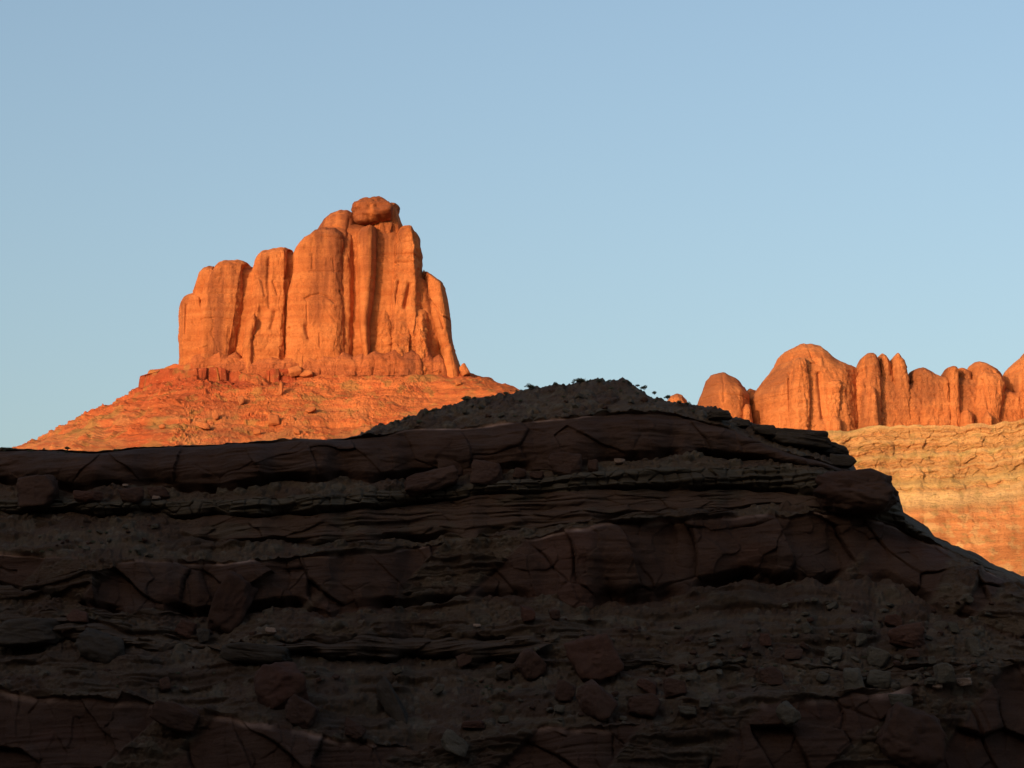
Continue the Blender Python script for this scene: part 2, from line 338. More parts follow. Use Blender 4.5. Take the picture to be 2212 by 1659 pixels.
    put(tal * sstep(0.12, 0.35, pat) * 0.75, mar2)
    put(thin * sstep(0.1, 0.4, pat) * 0.6, gr)
    put(cliff * sstep(0.15, 0.5, fbm(x_ / 5, z_ / 3, 3, 4, 96)) * 0.5, np.array([0.055, 0.038, 0.034]))
    put(cliff * sstep(0.2, 0.5, fbm(x_ / 7, z_ / 4, 8, 3, 97)) * 0.6, np.array([0.080, 0.040, 0.030]))
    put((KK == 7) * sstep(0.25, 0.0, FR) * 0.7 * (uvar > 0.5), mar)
    line = cliff * sstep(0.07, 0.01, FR) * np.clip(0.6 + 1.5 * fbm(us / 60, 1.5, 0, 3, 98), 0, 1)[None]
    line = line * np.where(KK == 1, LW(760, 1000, 1450, 1500)(U), np.where(KK == 6, 0.6 + 0.4 * LW(800, 850, 1230, 1280)(U), 0.5))
    put(line * 1.3, pk)
    for q, (cx0, sc_, dens, cc) in enumerate(((0, 1.2, 0.35, gr * 1.15), (0, 0.55, 0.18, np.array([0.105, 0.085, 0.068])), (0, 2.6, 0.22, mar2))):
        q1, q2, qi, _, _ = worley((x_ + 0.3 * wx) / sc_, (1.45 * z_) / sc_, (72, 73, 71)[q])
        put(tal * (qi < dens) * sstep(0.5, 0.35, q1) * 0.8, cc)
    put(outc * 0.85, np.array([0.058, 0.038, 0.029])); put(outc * sstep(.0, .3, pat) * .6, np.array([0.066, 0.054, 0.042]))
    # ---- back slope and foot
    nb = 24; bx, by, bz, bc = [], [], [], []
    for i in range(nb, 0, -1):
        dd = (i / nb) ** 1.4 * 130
        bx.append(X[0] * (1 + dd / 400)); by.append(Y2[0] + dd + 0.3 * fbm(us / 20, dd / 6, 0, 3, 5) * min(1, dd)); bz.append(np.maximum(Z2[0] - dd * 0.12 - dd * dd / 130 * 0.5 + 0.8 * fbm(us / 90, dd / 9, 0, 3, 6) * min(1, dd / 4), -3)); bc.append(col[3])
    fx, fy, fz, fc = [], [], [], []
    z0 = Z2[-1]
    for i in range(1, 15):
        f = i / 14.0
        fx.append(X[-1] * (1 - 0.1 * f)); fy.append(Y2[-1] - 24 * f); fz.append(z0 * (1 - f) ** 1.3 - 1.0 * f + 0.4 * fbm(us / 60, f * 8, 0, 3, 7) * (1 - f)); fc.append(np.repeat(ta[None], len(us), 0))
    XX = np.concatenate([bx, X, fx]); YY = np.concatenate([by, Y2, fy]); ZZ = np.concatenate([bz, Z2, fz]); CC = np.concatenate([bc, col, fc])
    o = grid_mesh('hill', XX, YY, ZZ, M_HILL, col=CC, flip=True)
    tag(o, 'dark maroon and grey layered rock hill lying in shade', kind='structure')
    return X, Y2, Z2
HX, HY, HZ = near_hill()
HU, HV = proj(HX, HY, HZ)
_s = (slice(None), slice(0, None))
def on_hill(u, v):
    m = (np.abs(HU - u) < 5) & (np.abs(HV - v) < 4)
    if not m.any():
        i = np.unravel_index(np.argmin((HU - u) ** 2 + (HV - v) ** 2), HU.shape); return HX[i], HY[i], HZ[i]
    ys = np.where(m, HY, 1e9); i = np.unravel_index(np.argmin(ys), HU.shape); return HX[i], HY[i], HZ[i]

# ================================================================== boulders
def ico(n):
    import bmesh
    bm = bmesh.new(); bmesh.ops.create_icosphere(bm, subdivisions=n, radius=1); bm.verts.ensure_lookup_table()
    v = np.array([x.co[:] for x in bm.verts]); f = np.array([[q.index for q in p.verts] for p in bm.faces]); bm.free(); return v, f
ICO5 = ico(5); ICO4 = ico(4)
def boulder_co(seed, sx, sy, sz, tilt=0.0, planes=11, hi=True, rough=1.0, squash=0.0):
    v, f = ICO5 if hi else ICO4
    rs = np.random.RandomState(seed)
    nn = rs.normal(size=(planes, 3)); nn /= np.linalg.norm(nn, axis=1)[:, None]
    ax = np.array([[1, .1, .1], [-1, .1, 0], [0, 0, 1], [0, .1, -1], [0, -1, .15], [0, 1, 0]]) + rs.normal(size=(6, 3)) * 0.16
    ax /= np.linalg.norm(ax, axis=1)[:, None]
    nn = np.concatenate([nn, ax]); hh = np.concatenate([rs.uniform(0.80, 1.05, planes), rs.uniform(0.66, 0.82, 6)])
    dt = v @ nn.T; rr = np.where(dt > 0.05, hh / np.maximum(dt, 0.05), 9)
    k = 16.0; rad = (np.sum(rr ** -k, axis=1)) ** (-1 / k)
    p = v * rad[:, None]
    p = p + v * (0.10 * rough * fbm(p[:, 0] * 2 + seed, p[:, 1] * 2, p[:, 2] * 2.6, 5, seed % 97))[:, None]
    p = p + v * (0.045 * rough * fbm(p[:, 0] * 6, p[:, 1] * 6 + seed, p[:, 2] * 9, 4, seed % 89))[:, None]
    p = p / np.abs(p).max(0) * np.array([sx, sy, sz])
    c, s = math.cos(tilt), math.sin(tilt)
    p = np.stack([p[:, 0] * c - p[:, 2] * s, p[:, 1], p[:, 0] * s + p[:, 2] * c], -1)
    return p, f
_bi = [100]
def boulder(name, u, v, wpx, hpx, mat, label, cat='boulder', group=None, tilt=0.0, where=on_hill, sink=0.32, dy=None, hi=True, rough=1.0, planes=11, Y=None):
    _bi[0] += 1; seed = _bi[0]
    x, y, z = where(u, v + hpx * 0.38)
    if Y is not None: y = Y
    k = y / F; sx, sz = wpx * k / 2, hpx * k / 2; sy = dy if dy else (sx * 0.6 + sz * 0.5)
    y = y - sy * 0.15
    cx, cy, cz = P(u, v, y)
    p, f = boulder_co(seed, sx, sy, sz * (1 + sink), tilt, hi=hi, rough=rough, planes=planes)
    p = p + np.array([0, 0, -sink * sz])
    o = raw_mesh(name, p, f, mat, origin=(float(cx), float(cy), float(cz)))
    return tag(o, label, cat, group)

T = [ # u, v, w, h, material, label, tilt
 (1059, 1015, 96, 60, M_RED, 'broad rounded maroon boulder under the upper cliff band, largest of the row there', 0.05),
 (976, 1008, 70, 48, M_RED, 'domed maroon boulder tucked behind the broad rounded one under the upper cliff band', 0),
 (925, 1036, 150, 42, M_RED, 'long wedge-shaped maroon rock leaning on the grey ledge below the upper cliff band', 0.25),
 (1224, 998, 90, 48, M_RED, 'squared maroon block fallen under the notch of the upper cliff band', -0.08),
 (1281, 1002, 26, 26, M_RED, 'small round maroon rock touching the right side of the squared block', 0),
 (1338, 995, 28, 10, M_PALE, 'flat pale rock lying on the upper grey bench', 0),
 (1122, 1019, 34, 22, M_RED, 'low maroon rock between the broad boulder and the squared block', 0),
 (1160, 1024, 36, 18, M_RED, 'flattened maroon rock just left of the squared block', 0),
 (84, 1050, 100, 64, M_RED, 'big domed maroon boulder at the left end of the upper cliff band', 0.1),
 (192, 1069, 70, 24, M_RUST, 'oval rust rock lying on the grey ledge right of the big domed boulder', 0),
 (286, 1064, 62, 34, M_RED, 'lumpy maroon boulder beside the oval rust rock', 0),
 (342, 1062, 54, 28, M_RED, 'maroon boulder below the left start of the long overhang', 0.1),
 (337, 1074, 22, 8, M_PALE, 'thin whitish slab at the foot of the maroon boulder by the overhang', 0),
 (271, 1047, 17, 6, M_PALE, 'tiny pale stone on top of the lumpy maroon boulder', 0),
 (603, 1468, 138, 92, M_RUST, 'huge rounded rust boulder standing on the lower slope at left', 0.1),
 (652, 1532, 84, 54, M_RED, 'maroon rock lying under the huge rounded rust boulder', -0.5),
 (172, 1326, 52, 32, M_RUST, 'oblong rust boulder under the left end of the middle cliff band', -0.4),
 (404, 1352, 46, 32, M_RUST, 'rust boulder with a light face below the leaning slab', -0.4),
 (440, 1366, 34, 32, M_DARK, 'dark rock touching the light-faced rust boulder', 0),
 (586, 1361, 28, 14, M_PALE, 'flat pinkish stone lying in the gully between two cliff blocks', -0.2),
 (357, 1474, 30, 30, M_RED, 'small upright maroon rock left of the huge rust boulder', 0),
 (500, 1287, 92, 118, M_RED, 'tall leaning slab split from the middle cliff band', -0.55),
 (219, 1388, 124, 62, M_DARK, 'dark ledge rock slanting down beneath the oblong rust boulder', -0.25),
 (70, 1360, 170, 62, M_DARK, 'thick dark overhanging ledge block at the left edge of the picture', -0.05),
 (553, 1407, 170, 38, M_DARK, 'long low dark slab above the huge rounded rust boulder', -0.1),
 (384, 1540, 116, 50, M_RED, 'sloping maroon slab on the lower ledge under the gravel gully', -0.3),
 (844, 1494, 46, 108, M_DARK, 'narrow dark slab leaning to the left on open gravel', 0.5),
 (858, 1446, 24, 13, M_GREY, 'small blue-grey stone at the head of the narrow leaning slab', 0.3),
 (1144, 1427, 68, 60, M_RED, 'pointed maroon boulder beneath the dark middle ledge', 0.6),
 (1286, 1403, 128, 98, M_RUST, 'big rust block below the middle cliff band, widest of the central pile', 0.3),
 (1286, 1498, 80, 80, M_RED, 'top-shaped maroon boulder directly under the big rust block', 0.8),
 (1222, 1488, 52, 40, M_RED, 'maroon rock on the left side of the top-shaped boulder', -0.3),
 (1387, 1518, 88, 48, M_RED, 'loaf-shaped maroon boulder with grey stones at its right end', 0),
 (1398, 1476, 58, 30, M_RUST, 'slanting rust rock above the loaf-shaped boulder', -0.4),
 (1457, 1481, 54, 38, M_RED, 'maroon block on the thin ledge right of the slanting rust rock', 0),
 (1141, 1322, 38, 40, M_RUST, 'upright rust rock at the foot of the middle cliff band', 0),
 (1198, 1322, 28, 24, M_RED, 'round maroon rock beside the upright rust rock', 0),
 (1090, 1454, 44, 22, M_DARK, 'low dark rock left of the pointed boulder', -0.1),
 (767, 1572, 62, 40, M_RED, 'maroon boulder at the foot of the pale gravel fan', -0.3),
 (1087, 1552, 30, 16, M_GREY, 'blue-grey stone on the gravel above the lowest ledge', 0.1),
 (1208, 1528, 26, 18, M_GREY, 'blue-grey stone below the maroon rock in the central pile', 0),
 (949, 1484, 20, 24, M_GREY, 'small upright grey stone on gravel right of the narrow leaning slab', -0.5),
 (1030, 1350, 20, 7, M_PALE, 'thin pale stone alone under the middle cliff band', 0),
 (1023, 1562, 60, 16, M_RUST, 'low rust rock on the lowest ledge beside gravel', 0),
 (982, 1600, 74, 38, M_GREY, 'grey slab wedged in the lowest ledge below the gravel fan', -0.6),
 (1002, 1420, 40, 24, M_RED, 'small maroon rock leaning against the dark middle ledge', 0.4),
 (1958, 1366, 98, 50, M_RUST, 'large oval rust boulder among grey rubble on the right slope', -0.05),
 (1931, 1339, 50, 28, M_RUST, 'rust boulder resting on top of the large oval one', -0.2),
 (1894, 1413, 54, 38, M_GREY, 'rounded grey boulder below the large oval rust boulder', -0.1),
 (1896, 1460, 58, 38, M_GREY, 'square grey block, lower right of the paired grey blocks', 0),
 (1842, 1457, 52, 50, M_GREY, 'upright grey block, left one of the paired grey blocks', 0),
 (1776, 1460, 34, 22, M_GREY, 'grey slab left of the paired grey blocks', -0.3),
 (1800, 1407, 40, 32, M_GREY, 'grey boulder above the slab in the middle of the rubble', 0),
 (2039, 1447, 48, 40, M_GREY, 'round grey boulder near the pale-topped ledge on the right', 0),
 (1665, 1454, 60, 38, M_RED, 'maroon block with undercut base left of the grey rubble', 0),
 (1702, 1535, 46, 50, M_GREY, 'grey wedge stone stuck in a crack of the lowest cliff', 0.7),
 (1965, 1570, 172, 120, M_RED, 'massive tilted maroon block at the lower right of the hill', -0.5),
 (1948, 1508, 66, 30, M_GREY, 'grey slab lying on top of the massive tilted maroon block', 0.1),
 (2103, 1390, 34, 44, M_GREY, 'tall grey stone near the right edge of the rubble', 0.1),
 (1972, 1408, 36, 20, M_RED, 'maroon rock under the large oval rust boulder', 0),
 (1712, 1408, 46, 22, M_RED, 'flat-topped maroon rock above the undercut block', 0),
 (1742, 1354, 24, 24, M_GREY, 'small grey stone high on the rubble slope', 0.4),
 (1652, 1378, 30, 28, M_RUST, 'small rust rock left of the grey rubble', 0),
 (2012, 1424, 20, 18, M_GREY, 'little grey stone above the round grey boulder', 0),
 (2025, 1478, 26, 14, M_PALE, 'pale stone at the left tip of the lower right ledge', 0),
 (2082, 1470, 40, 16, M_PALE, 'pale flat rock on the brow of the lower right ledge', 0.1),
 (1523, 1514, 28, 20, M_GREY, 'grey stone above the lowest cliff near its rounded corner', 0),
 (1577, 1498, 20, 15, M_GREY, 'small grey stone uphill of the lowest cliff', 0.5),
 (1486, 1534, 50, 20, M_GREY, 'long grey stone on the brink of the lowest cliff', -0.1),
 (2060, 1352, 30, 20, M_GREY, 'grey stone uphill of the tall one at the right', 0),
 (1860, 1376, 34, 24, M_GREY, 'grey boulder left of the large oval rust boulder', 0.2),
]
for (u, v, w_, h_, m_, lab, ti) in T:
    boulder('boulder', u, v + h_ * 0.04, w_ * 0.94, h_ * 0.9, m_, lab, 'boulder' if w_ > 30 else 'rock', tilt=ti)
S_ = [ # slabs stepping down the right-hand brow
 (1554, 894, 56, 18, 'flat dark slab on the right brow, highest of the stepped slabs', 0),
 (1604, 913, 50, 16, 'rounded dark slab just below the highest stepped slab', 0),
 (1650, 927, 60, 18, 'short dark slab in the middle of the stepped brow', -0.15),
 (1722, 945, 150, 34, 'longest dark slab of the stepped brow, against the sunlit slope', -0.12),
 (1790, 968, 90, 28, 'dark overhanging slab below the longest one on the brow', -0.1),
 (1818, 992, 62, 24, 'lowest dark slab of the stepped brow with a jutting tip', 0.0),
]
for (u, v, w_, h_, lab, ti) in S_:
    boulder('rock_slab', u, v, w_, h_, M_DARK, lab, 'rock slab', group='slabs stepping down the right brow', tilt=ti, sink=0.3)
boulder('rock_nose', 1852, 1061, 198, 92, M_RED, 'blunt maroon rock nose jutting out at the right end of the hill', 'rock nose', tilt=-0.05, sink=0.1, planes=34, rough=1.3)

# ================================================================== sunlit butte
YB = 1200.0
Z1u = lambda x: 338.8 + 0.337 * np.asarray(x, float)
Z1v = lambda y: 393.0 + 0.337 * np.asarray(y, float)
Z2u = lambda x: 1466.5 + 0.337 * np.asarray(x, float)
Z2v = lambda y: 711.6 + 0.337 * np.asarray(y, float)
def pillar(name, Lp, Rp, Tp, base, D, yc, mat, parent, org, Yref, cu, cv, n=2.6, rot=0.0, rt=0.18, N=110, M=170, cuts=(), flare=0.12, amp=1.0, seed=1, bk=1.0, mt=2.2):
    """a rock tower: left edge, right edge and skyline are drawn as (x, y); D is half its thickness"""
    Lp = sorted([(y, x) for x, y in Lp]); Rp = sorted([(y, x) for x, y in Rp]); 
    Lf, Rf = poly(Lp), poly(Rp); Tf = poly(Tp)
    xl, xr = Tp[0][0], Tp[-1][0]
    th = np.linspace(0, np.pi, N); s1 = 0.5 - 0.5 * np.cos(th)
    s1 = 0.5 * s1 + 0.5 * np.linspace(0, 1, N)
    t = np.linspace(0, 1, M) ** 0.9
    s = np.concatenate([s1, s1[-2:0:-1]]); sgn = np.concatenate([-np.ones(N), np.ones(N - 2)]); sgn[0] = sgn[N - 1] = 0
    S, Tt = np.meshgrid(s, t)
    vt = Tf(xl + (xr - xl) * S)
    VY = base + Tt * (vt - base)
    lx = Lf(VY); rx = Rf(VY)
    UX = lx + (rx - lx) * S
    gs = (1 - np.clip(np.abs(2 * S - 1), 0, 1) ** n) ** (1 / n)
    if n < 6: gs = 0.72 * gs + 0.28 * np.clip(np.minimum(S, 1 - S) / 0.22 + 0.25 * noise(S * 3 + seed, Tt * 2, 0, seed), 0, 1) * (gs > 0)
    tp = np.clip((Tt - (1 - rt)) / rt, 0, 1); gt = (1 - tp ** mt) ** (1 / mt)
    dep = D * gs * gt * (1 + flare * (1 - Tt))
    dep = np.where(sgn[None] > 0, dep * bk, -dep)
    u, v = cu(UX), cv(VY)
    k = Yref / F
    X, _, Z = P(u, v, Yref + yc)
    Wd = (rx - lx) * (cu(1) - cu(0)) * k
    Y = Yref + yc + dep + rot * (S - 0.5) * Wd * np.where(sgn[None] > 0, 0.4, 1)
    # relief
    sc = 1.0
    fl = fbm(X / 5.0, Y / 7, Z / 42, 4, seed + 1); fl = fl * 1.5
    bw = Z + 0.8 * fbm(X / 18, Y / 18, Z / 30, 2, seed + 9)
    bd = fbm(X / 30, Y / 30, bw / 1.5, 3, seed + 2)
    gn = fbm(X / 3.2, Y / 3.2, Z / 4.0, 5, seed + 3, 0.55)
    vx = (X * 0.8 + Y * 0.6) + 1.5 * fbm(X / 7, Y / 7, Z / 9, 2, seed + 4)
    f1, f2, idv, _, _ = worley(vx / 6.5, Z / 30 + 0.15 * vx / 7, seed + 5)
    blk = (idv - 0.5) * 1.4 * sstep(0, .12, f2 - f1) - 0.35 * np.exp(-((f2 - f1) / 0.04) ** 2)
    low = sstep(0.45, 0.05, Tt)
    h1, h2, hid, _, _ = worley(vx / 2.6, Z / 4.2, seed + 6)
    chunk = (hid - 0.5) * 1.5 * low * 0.8 + (hid - 0.5) * 0.25
    off = amp * (0.28 * fl + 0.20 * bd + 0.46 * gn + 0.45 * blk + 0.6 * chunk)
    # front-only carving, x and y as drawn
    for (pts, wd, dp) in cuts:
        dd = seg_dist(UX, VY, pts)
        if isinstance(wd, tuple):             # region inside an ellipse-like spine, soft rim
            off = off - dp * sstep(wd[1], wd[0], dd) * (sgn[None] < 0)
        else:
            off = off - 0.75 * dp * np.exp(-(dd / wd) ** 2) * (sgn[None] < 0)
    # outward normals from the grid
    dXs = np.roll(X, -1, 1) - np.roll(X, 1, 1); dYs = np.roll(Y, -1, 1) - np.roll(Y, 1, 1)
    nx, ny = dYs, -dXs; ln = np.hypot(nx, ny) + 1e-6; nx /= ln; ny /= ln
    rimf = (1 - tp ** 4)
    edge = 0.35 + 0.65 * np.clip(gs * 1.3, 0, 1)
    X = X + nx * off * rimf * edge; Y = Y + ny * off * rimf
    Z = Z + (Tt ** 6) * (0.8 * fbm(X / 6, seed * 1.3, 0, 4, seed + 8)) + 0.25 * bd * Tt
    o = grid_mesh(name, X, Y, Z, mat, wrap=True, parent=parent, origin=org)
    return o

bx, by, bz = [float(q) for q in P(680, 800, YB)]
ORG = (bx, by, bz)
butte = empty('butte', ORG, 'tall sunlit orange sandstone butte of joined pillars rising from a talus cone', 'butte')
kw = dict(base=1275, mat=M_BUTTE, parent=butte, org=ORG, Yref=YB, cu=Z1u, cv=Z1v)
# core behind the pillars
pillar('core', [(290, 1200), (310, 820), (340, 660)], [(1880, 1200), (1850, 950), (1780, 720), (1690, 640), (1660, 420)], [(340, 660), (350, 640), (380, 610), (450, 575), (600, 590), (632, 600), (660, 530), (850, 490), (885, 500), (960, 430), (1040, 360), (1150, 270), (1300, 300), (1540, 340), (1640, 400), (1665, 470)], D=25.5, yc=7, n=6, rt=0.12, N=180, seed=3, **kw)
pillar('pillar', [(160, 1200), (158, 900), (164, 820)], [(370, 1200), (370, 900), (340, 760)], [(164, 810), (175, 785), (200, 762), (250, 742), (340, 735)], D=24, yc=4, n=4.5, rot=-0.12, seed=11, N=80,
       cuts=[([(225, 860), (222, 1040)], 6, 1.2)], **kw)
pillar('pillar', [(240, 1200), (245, 760), (262, 670)], [(420, 1200), (420, 640)], [(262, 660), (285, 605), (320, 572), (352, 558), (385, 560), (420, 580)], D=22, yc=3, n=4, rot=-0.1, seed=15, N=80, **kw)
pillar('pillar', [(262, 1200), (272, 1000), (276, 860), (290, 740), (318, 660), (360, 590)], [(545, 1200), (575, 1000), (600, 860), (618, 740), (632, 620)],
       [(360, 590), (378, 560), (420, 538), (470, 528), (540, 525), (590, 535), (622, 556), (633, 590)], D=20, yc=-4, n=4.5, rot=0.06, seed=21, N=140, M=200, amp=0.85, rt=0.12,
       cuts=[([(585, 600), (592, 700), (588, 820)], 12, 2.0), ([(380, 560), (350, 700)], 8, 1.0), ([(420, 580), (480, 562), (540, 590)], 6, 0.7), ([(360, 780), (450, 775), (560, 800)], 5, 0.5), ([(300, 940), (420, 930), (540, 950)], 4, 0.5), ([(610, 560), (602, 840)], 14, 5)], **kw)
pillar('pillar', [(545, 1200), (550, 1000), (575, 920), (605, 850), (620, 700), (634, 560)], [(890, 1200), (890, 900), (888, 700), (888, 600), (890, 480)],
       [(634, 540), (640, 510), (665, 485), (700, 465), (760, 450), (830, 442), (872, 446), (888, 470)], D=20, yc=-5, n=4.5, rot=0.05, seed=31, N=140, M=200, rt=0.10,
       cuts=[([(660, 640), (700, 700), (720, 790)], 10, 1.2), ([(745, 560), (740, 700), (750, 860)], 14, 1.6), ([(700, 880), (680, 1000)], 26, 2.2), ([(655, 860), (640, 1060)], 9, 1.8), ([(770, 700), (800, 780)], 8, 1.2), ([(785, 900), (760, 1000)], 14, 1.4), ([(874, 470), (862, 660)], 9, 7), ([(852, 660), (845, 1150)], 6, 2.5)], **kw)
pillar('pillar', [(545, 1200), (548, 1060), (570, 960), (600, 880)], [(640, 1200), (632, 1080), (640, 980), (655, 880)], [(600, 880), (615, 862), (632, 855), (655, 870)], D=8, yc=-21, n=2.0, rot=-0.2, seed=35, N=60, M=100, **kw)
pillar('pillar', [(838, 1200), (845, 900), (852, 760), (885, 640), (890, 500)], [(1225, 1200), (1225, 900), (1215, 700), (1212, 520), (1222, 400)],
       [(892, 470), (920, 425), (965, 378), (1030, 335), (1100, 320), (1160, 325), (1205, 350), (1225, 380)], D=21, yc=-7, n=6.5, rot=0.03, seed=41, N=190, M=230, amp=0.8, rt=0.10,
       cuts=[([(975, 812), (1010, 795), (1060, 785), (1110, 800), (1160, 835)], 8, 1.2), ([(985, 830), (988, 1000)], 6, 0.5), ([(1020, 540), (1020, 620)], 8, 0.7), ([(1000, 640), (1200, 640)], 5, 0.5),
             ([(1080, 420), (1200, 430)], 6, 0.6), ([(1065, 1040), (1068, 1120)], 6, 0.8), ([(980, 990), (1000, 1060)], 16, 2.5), ([(870, 1000), (850, 1120)], 8, 1.4), ([(1150, 560), (1160, 640)], 7, 0.6), ([(900, 800), (975, 810)], (18, 30), 0.4), ([(1195, 760), (1225, 860), (1245, 960)], 6, 1.4)], **kw)
pillar('pillar', [(1005, 700), (1020, 340)], [(1320, 700), (1318, 330)], [(1020, 330), (1040, 290), (1075, 240), (1120, 205), (1170, 188), (1225, 190), (1275, 215), (1305, 250), (1318, 290)], D=21, yc=-3, n=2.4, seed=45, rt=0.45, N=130, M=150, amp=0.8,
       cuts=[([(1110, 255), (1200, 240), (1290, 270)], 7, 1.2), ([(1040, 325), (1180, 340), (1260, 380)], 7, 1.0), ([(1250, 270), (1240, 420)], 12, 1.5)], **kw)
pillar('pillar', [(1190, 1200), (1200, 300)], [(1330, 1200), (1320, 300)], [(1200, 320), (1260, 290), (1320, 290)], D=14, yc=0, n=4, rot=0.9, seed=51, N=90, rt=0.1,
       cuts=[([(1245, 440), (1235, 560), (1250, 700)], 10, 2.0), ([(1285, 330), (1275, 1000)], 7, 2.0)], **kw)
pillar('pillar', [(1330, 1200), (1300, 960), (1288, 760), (1280, 520), (1284, 380)], [(1380, 1200), (1372, 1000), (1368, 930), (1392, 780), (1408, 620), (1412, 360)],
       [(1284, 360), (1292, 325), (1320, 300), (1370, 288), (1408, 298), (1414, 330)], D=11, yc=-17, n=2.2, rot=-0.15, seed=61, N=90, M=200, amp=0.5, rt=0.08, cuts=[([(1300, 420), (1306, 560)], 5, 1.4), ([(1285, 500), (1405, 515)], 4, 0.5), ([(1300, 640), (1395, 650)], 4, 0.5)], **kw)
pillar('pillar', [(1330, 1200), (1380, 300)], [(1560, 1200), (1560, 320)], [(1380, 268), (1450, 255), (1530, 262), (1560, 310)], D=16, yc=-1, n=4, rot=0.25, seed=71, N=130, M=200, amp=1.2, rt=0.1,
       cuts=[([(1450, 480), (1440, 540)], 12, 1.5), ([(1500, 470), (1480, 620)], 9, 1.5), ([(1530, 340), (1500, 560), (1470, 700)], 12, 2.2), ([(1400, 900), (1380, 1050)], 9, 1.5), ([(1425, 300), (1415, 600), (1380, 920)], 10, 3.5)], **kw)
pillar('pillar', [(1440, 1200), (1470, 900), (1490, 700), (1510, 500), (1540, 360)], [(1725, 1200), (1722, 900), (1712, 700), (1700, 560), (1704, 470), (1686, 400), (1690, 370)],
       [(1545, 345), (1565, 320), (1600, 305), (1640, 308), (1655, 332), (1672, 350), (1690, 372)], D=19, yc=-3, n=4.0, rot=-0.05, seed=81, N=160, M=220, amp=1.1, rt=0.08,
       cuts=[([(1650, 340), (1680, 460), (1690, 540)], 7, 1.5), ([(1500, 520), (1680, 525)], 7, 0.9), ([(1495, 580), (1650, 575)], 8, 1.0), ([(1520, 440), (1640, 450)], 7, 0.5), ([(1630, 720), (1600, 860)], 13, 3.0), ([(1560, 700), (1520, 900)], 8, 1.8), ([(1690, 600), (1690, 740)], 8, 2.0), ([(1450, 780), (1430, 900)], 8, 1.6), ([(1530, 680), (1545, 660)], 8, 1.6)], **kw)
for (a, b, c, d_, yy, sd_) in ((1425, 1520, 800, 0, -15, 83), (1500, 1640, 850, 0, -17, 84), (1600, 1745, 790, 0, -16, 85), (1545, 1640, 950, 0, -19, 87), (1655, 1740, 930, 0, -19, 88), (1385, 1470, 940, 0, -14, 89)):
    pillar('buttress', [(a - 12, 1200), (a, c + 60)], [(b + 10, 1200), (b, c + 60)], [(a, c + 40), ((a + b) / 2 - 8, c), (b, c + 50)], D=8.5, yc=yy, n=3.2, seed=sd_, N=70, M=100, rt=0.5, amp=2.0, **kw)
pillar('pillar', [(1830, 1230), (1790, 1050), (1745, 880), (1722, 760), (1712, 640)], [(1960, 1230), (1915, 1100), (1892, 1000), (1886, 900), (1872, 800), (1852, 700)],
       [(1714, 590), (1722, 575), (1760, 605), (1800, 640), (1832, 662), (1850, 690)], D=14, yc=-6, n=2.3, rot=-0.35, seed=91, N=100, M=190, amp=0.7, rt=0.08,
       cuts=[([(1735, 640), (1735, 740)], 8, 1.0), ([(1750, 790), (1800, 860), (1840, 980)], 8, 1.4), ([(1845, 905), (1885, 912)], 4, 1.0)], **kw)
pillar('pillar', [(1680, 1230), (1690, 700), (1700, 600)], [(1830, 1230), (1790, 900), (1730, 700)], [(1700, 590), (1712, 570), (1726, 600)], D=12, yc=3, n=2.5, rot=0.4, seed=95, N=80, amp=1.2, **kw)
pillar('foot', [(1830, 1290), (1815, 1180), (1826, 1120)], [(1965, 1290), (1950, 1220), (1915, 1120)], [(1830, 1100), (1850, 1055), (1880, 1050), (1905, 1085)], D=11, yc=-16, n=2.0, rot=-0.2, seed=97, N=80, M=100, amp=0.6, **{**kw, 'base': 1290})
# ledge courses along the foot of the pillars
for (a, b, c, dd, yy, sd_) in ((230, 560, 1085, 1100, -19, 101), (380, 720, 1130, 1140, -21, 102), (640, 1060, 1120, 1120, -22, 103), (980, 1380, 1100, 1105, -22, 104), (1300, 1700, 1085, 1085, -22, 105), (1600, 1850, 1070, 1110, -19, 106), (170, 420, 1150, 1130, -16, 107)):
    pillar('ledge', [(a - 8, 1240), (a, c + 30)], [(b + 8, 1240), (b, dd + 30)], [(a, c + 50), (a + 20, c + 26), (a + (b - a) * .25, c + 4), (a + (b - a) * .4, c + 22), (a + (b - a) * .55, c - 8), (a + (b - a) * .7, dd + 18), (a + (b - a) * .85, dd - 4), (b - 15, dd + 18), (b, dd + 50)], D=8, yc=yy-0.5, n=8, seed=sd_, N=150, M=60, rt=0.5, amp=1.3, **{**kw, 'base': 1265, 'mat': M_BASE})
# the cap
def cap():
    y = YB - 9; k = y / F
    cx, cy, cz = P(Z1u(1386), Z1v(207), y)
    p, f = boulder_co(784, 144 * 0.337 * k, 18, 108 * 0.337 * k, -0.02, planes=40, rough=1.0)
    p[:, 2] += 0.3 * fbm(p[:, 0] / 4, p[:, 1] / 4, p[:, 2] / 1.5, 3, 778)
    p = p + np.array([float(cx) - ORG[0], float(cy) - ORG[1], float(cz) - ORG[2]])
    raw_mesh('cap_rock', p, f, M_BUTTE, parent=butte)
cap()
pillar('cap_rock', [(1480, 420), (1482, 300), (1486, 200)], [(1590, 420), (1582, 300), (1562, 250), (1546, 195), (1558, 170)], [(1486, 170), (1500, 150), (1535, 148), (1558, 163)], D=12, yc=0, n=2.4, rot=0.3, seed=115, N=70, M=100, rt=0.12, amp=0.8, **{**kw, 'base': 440})

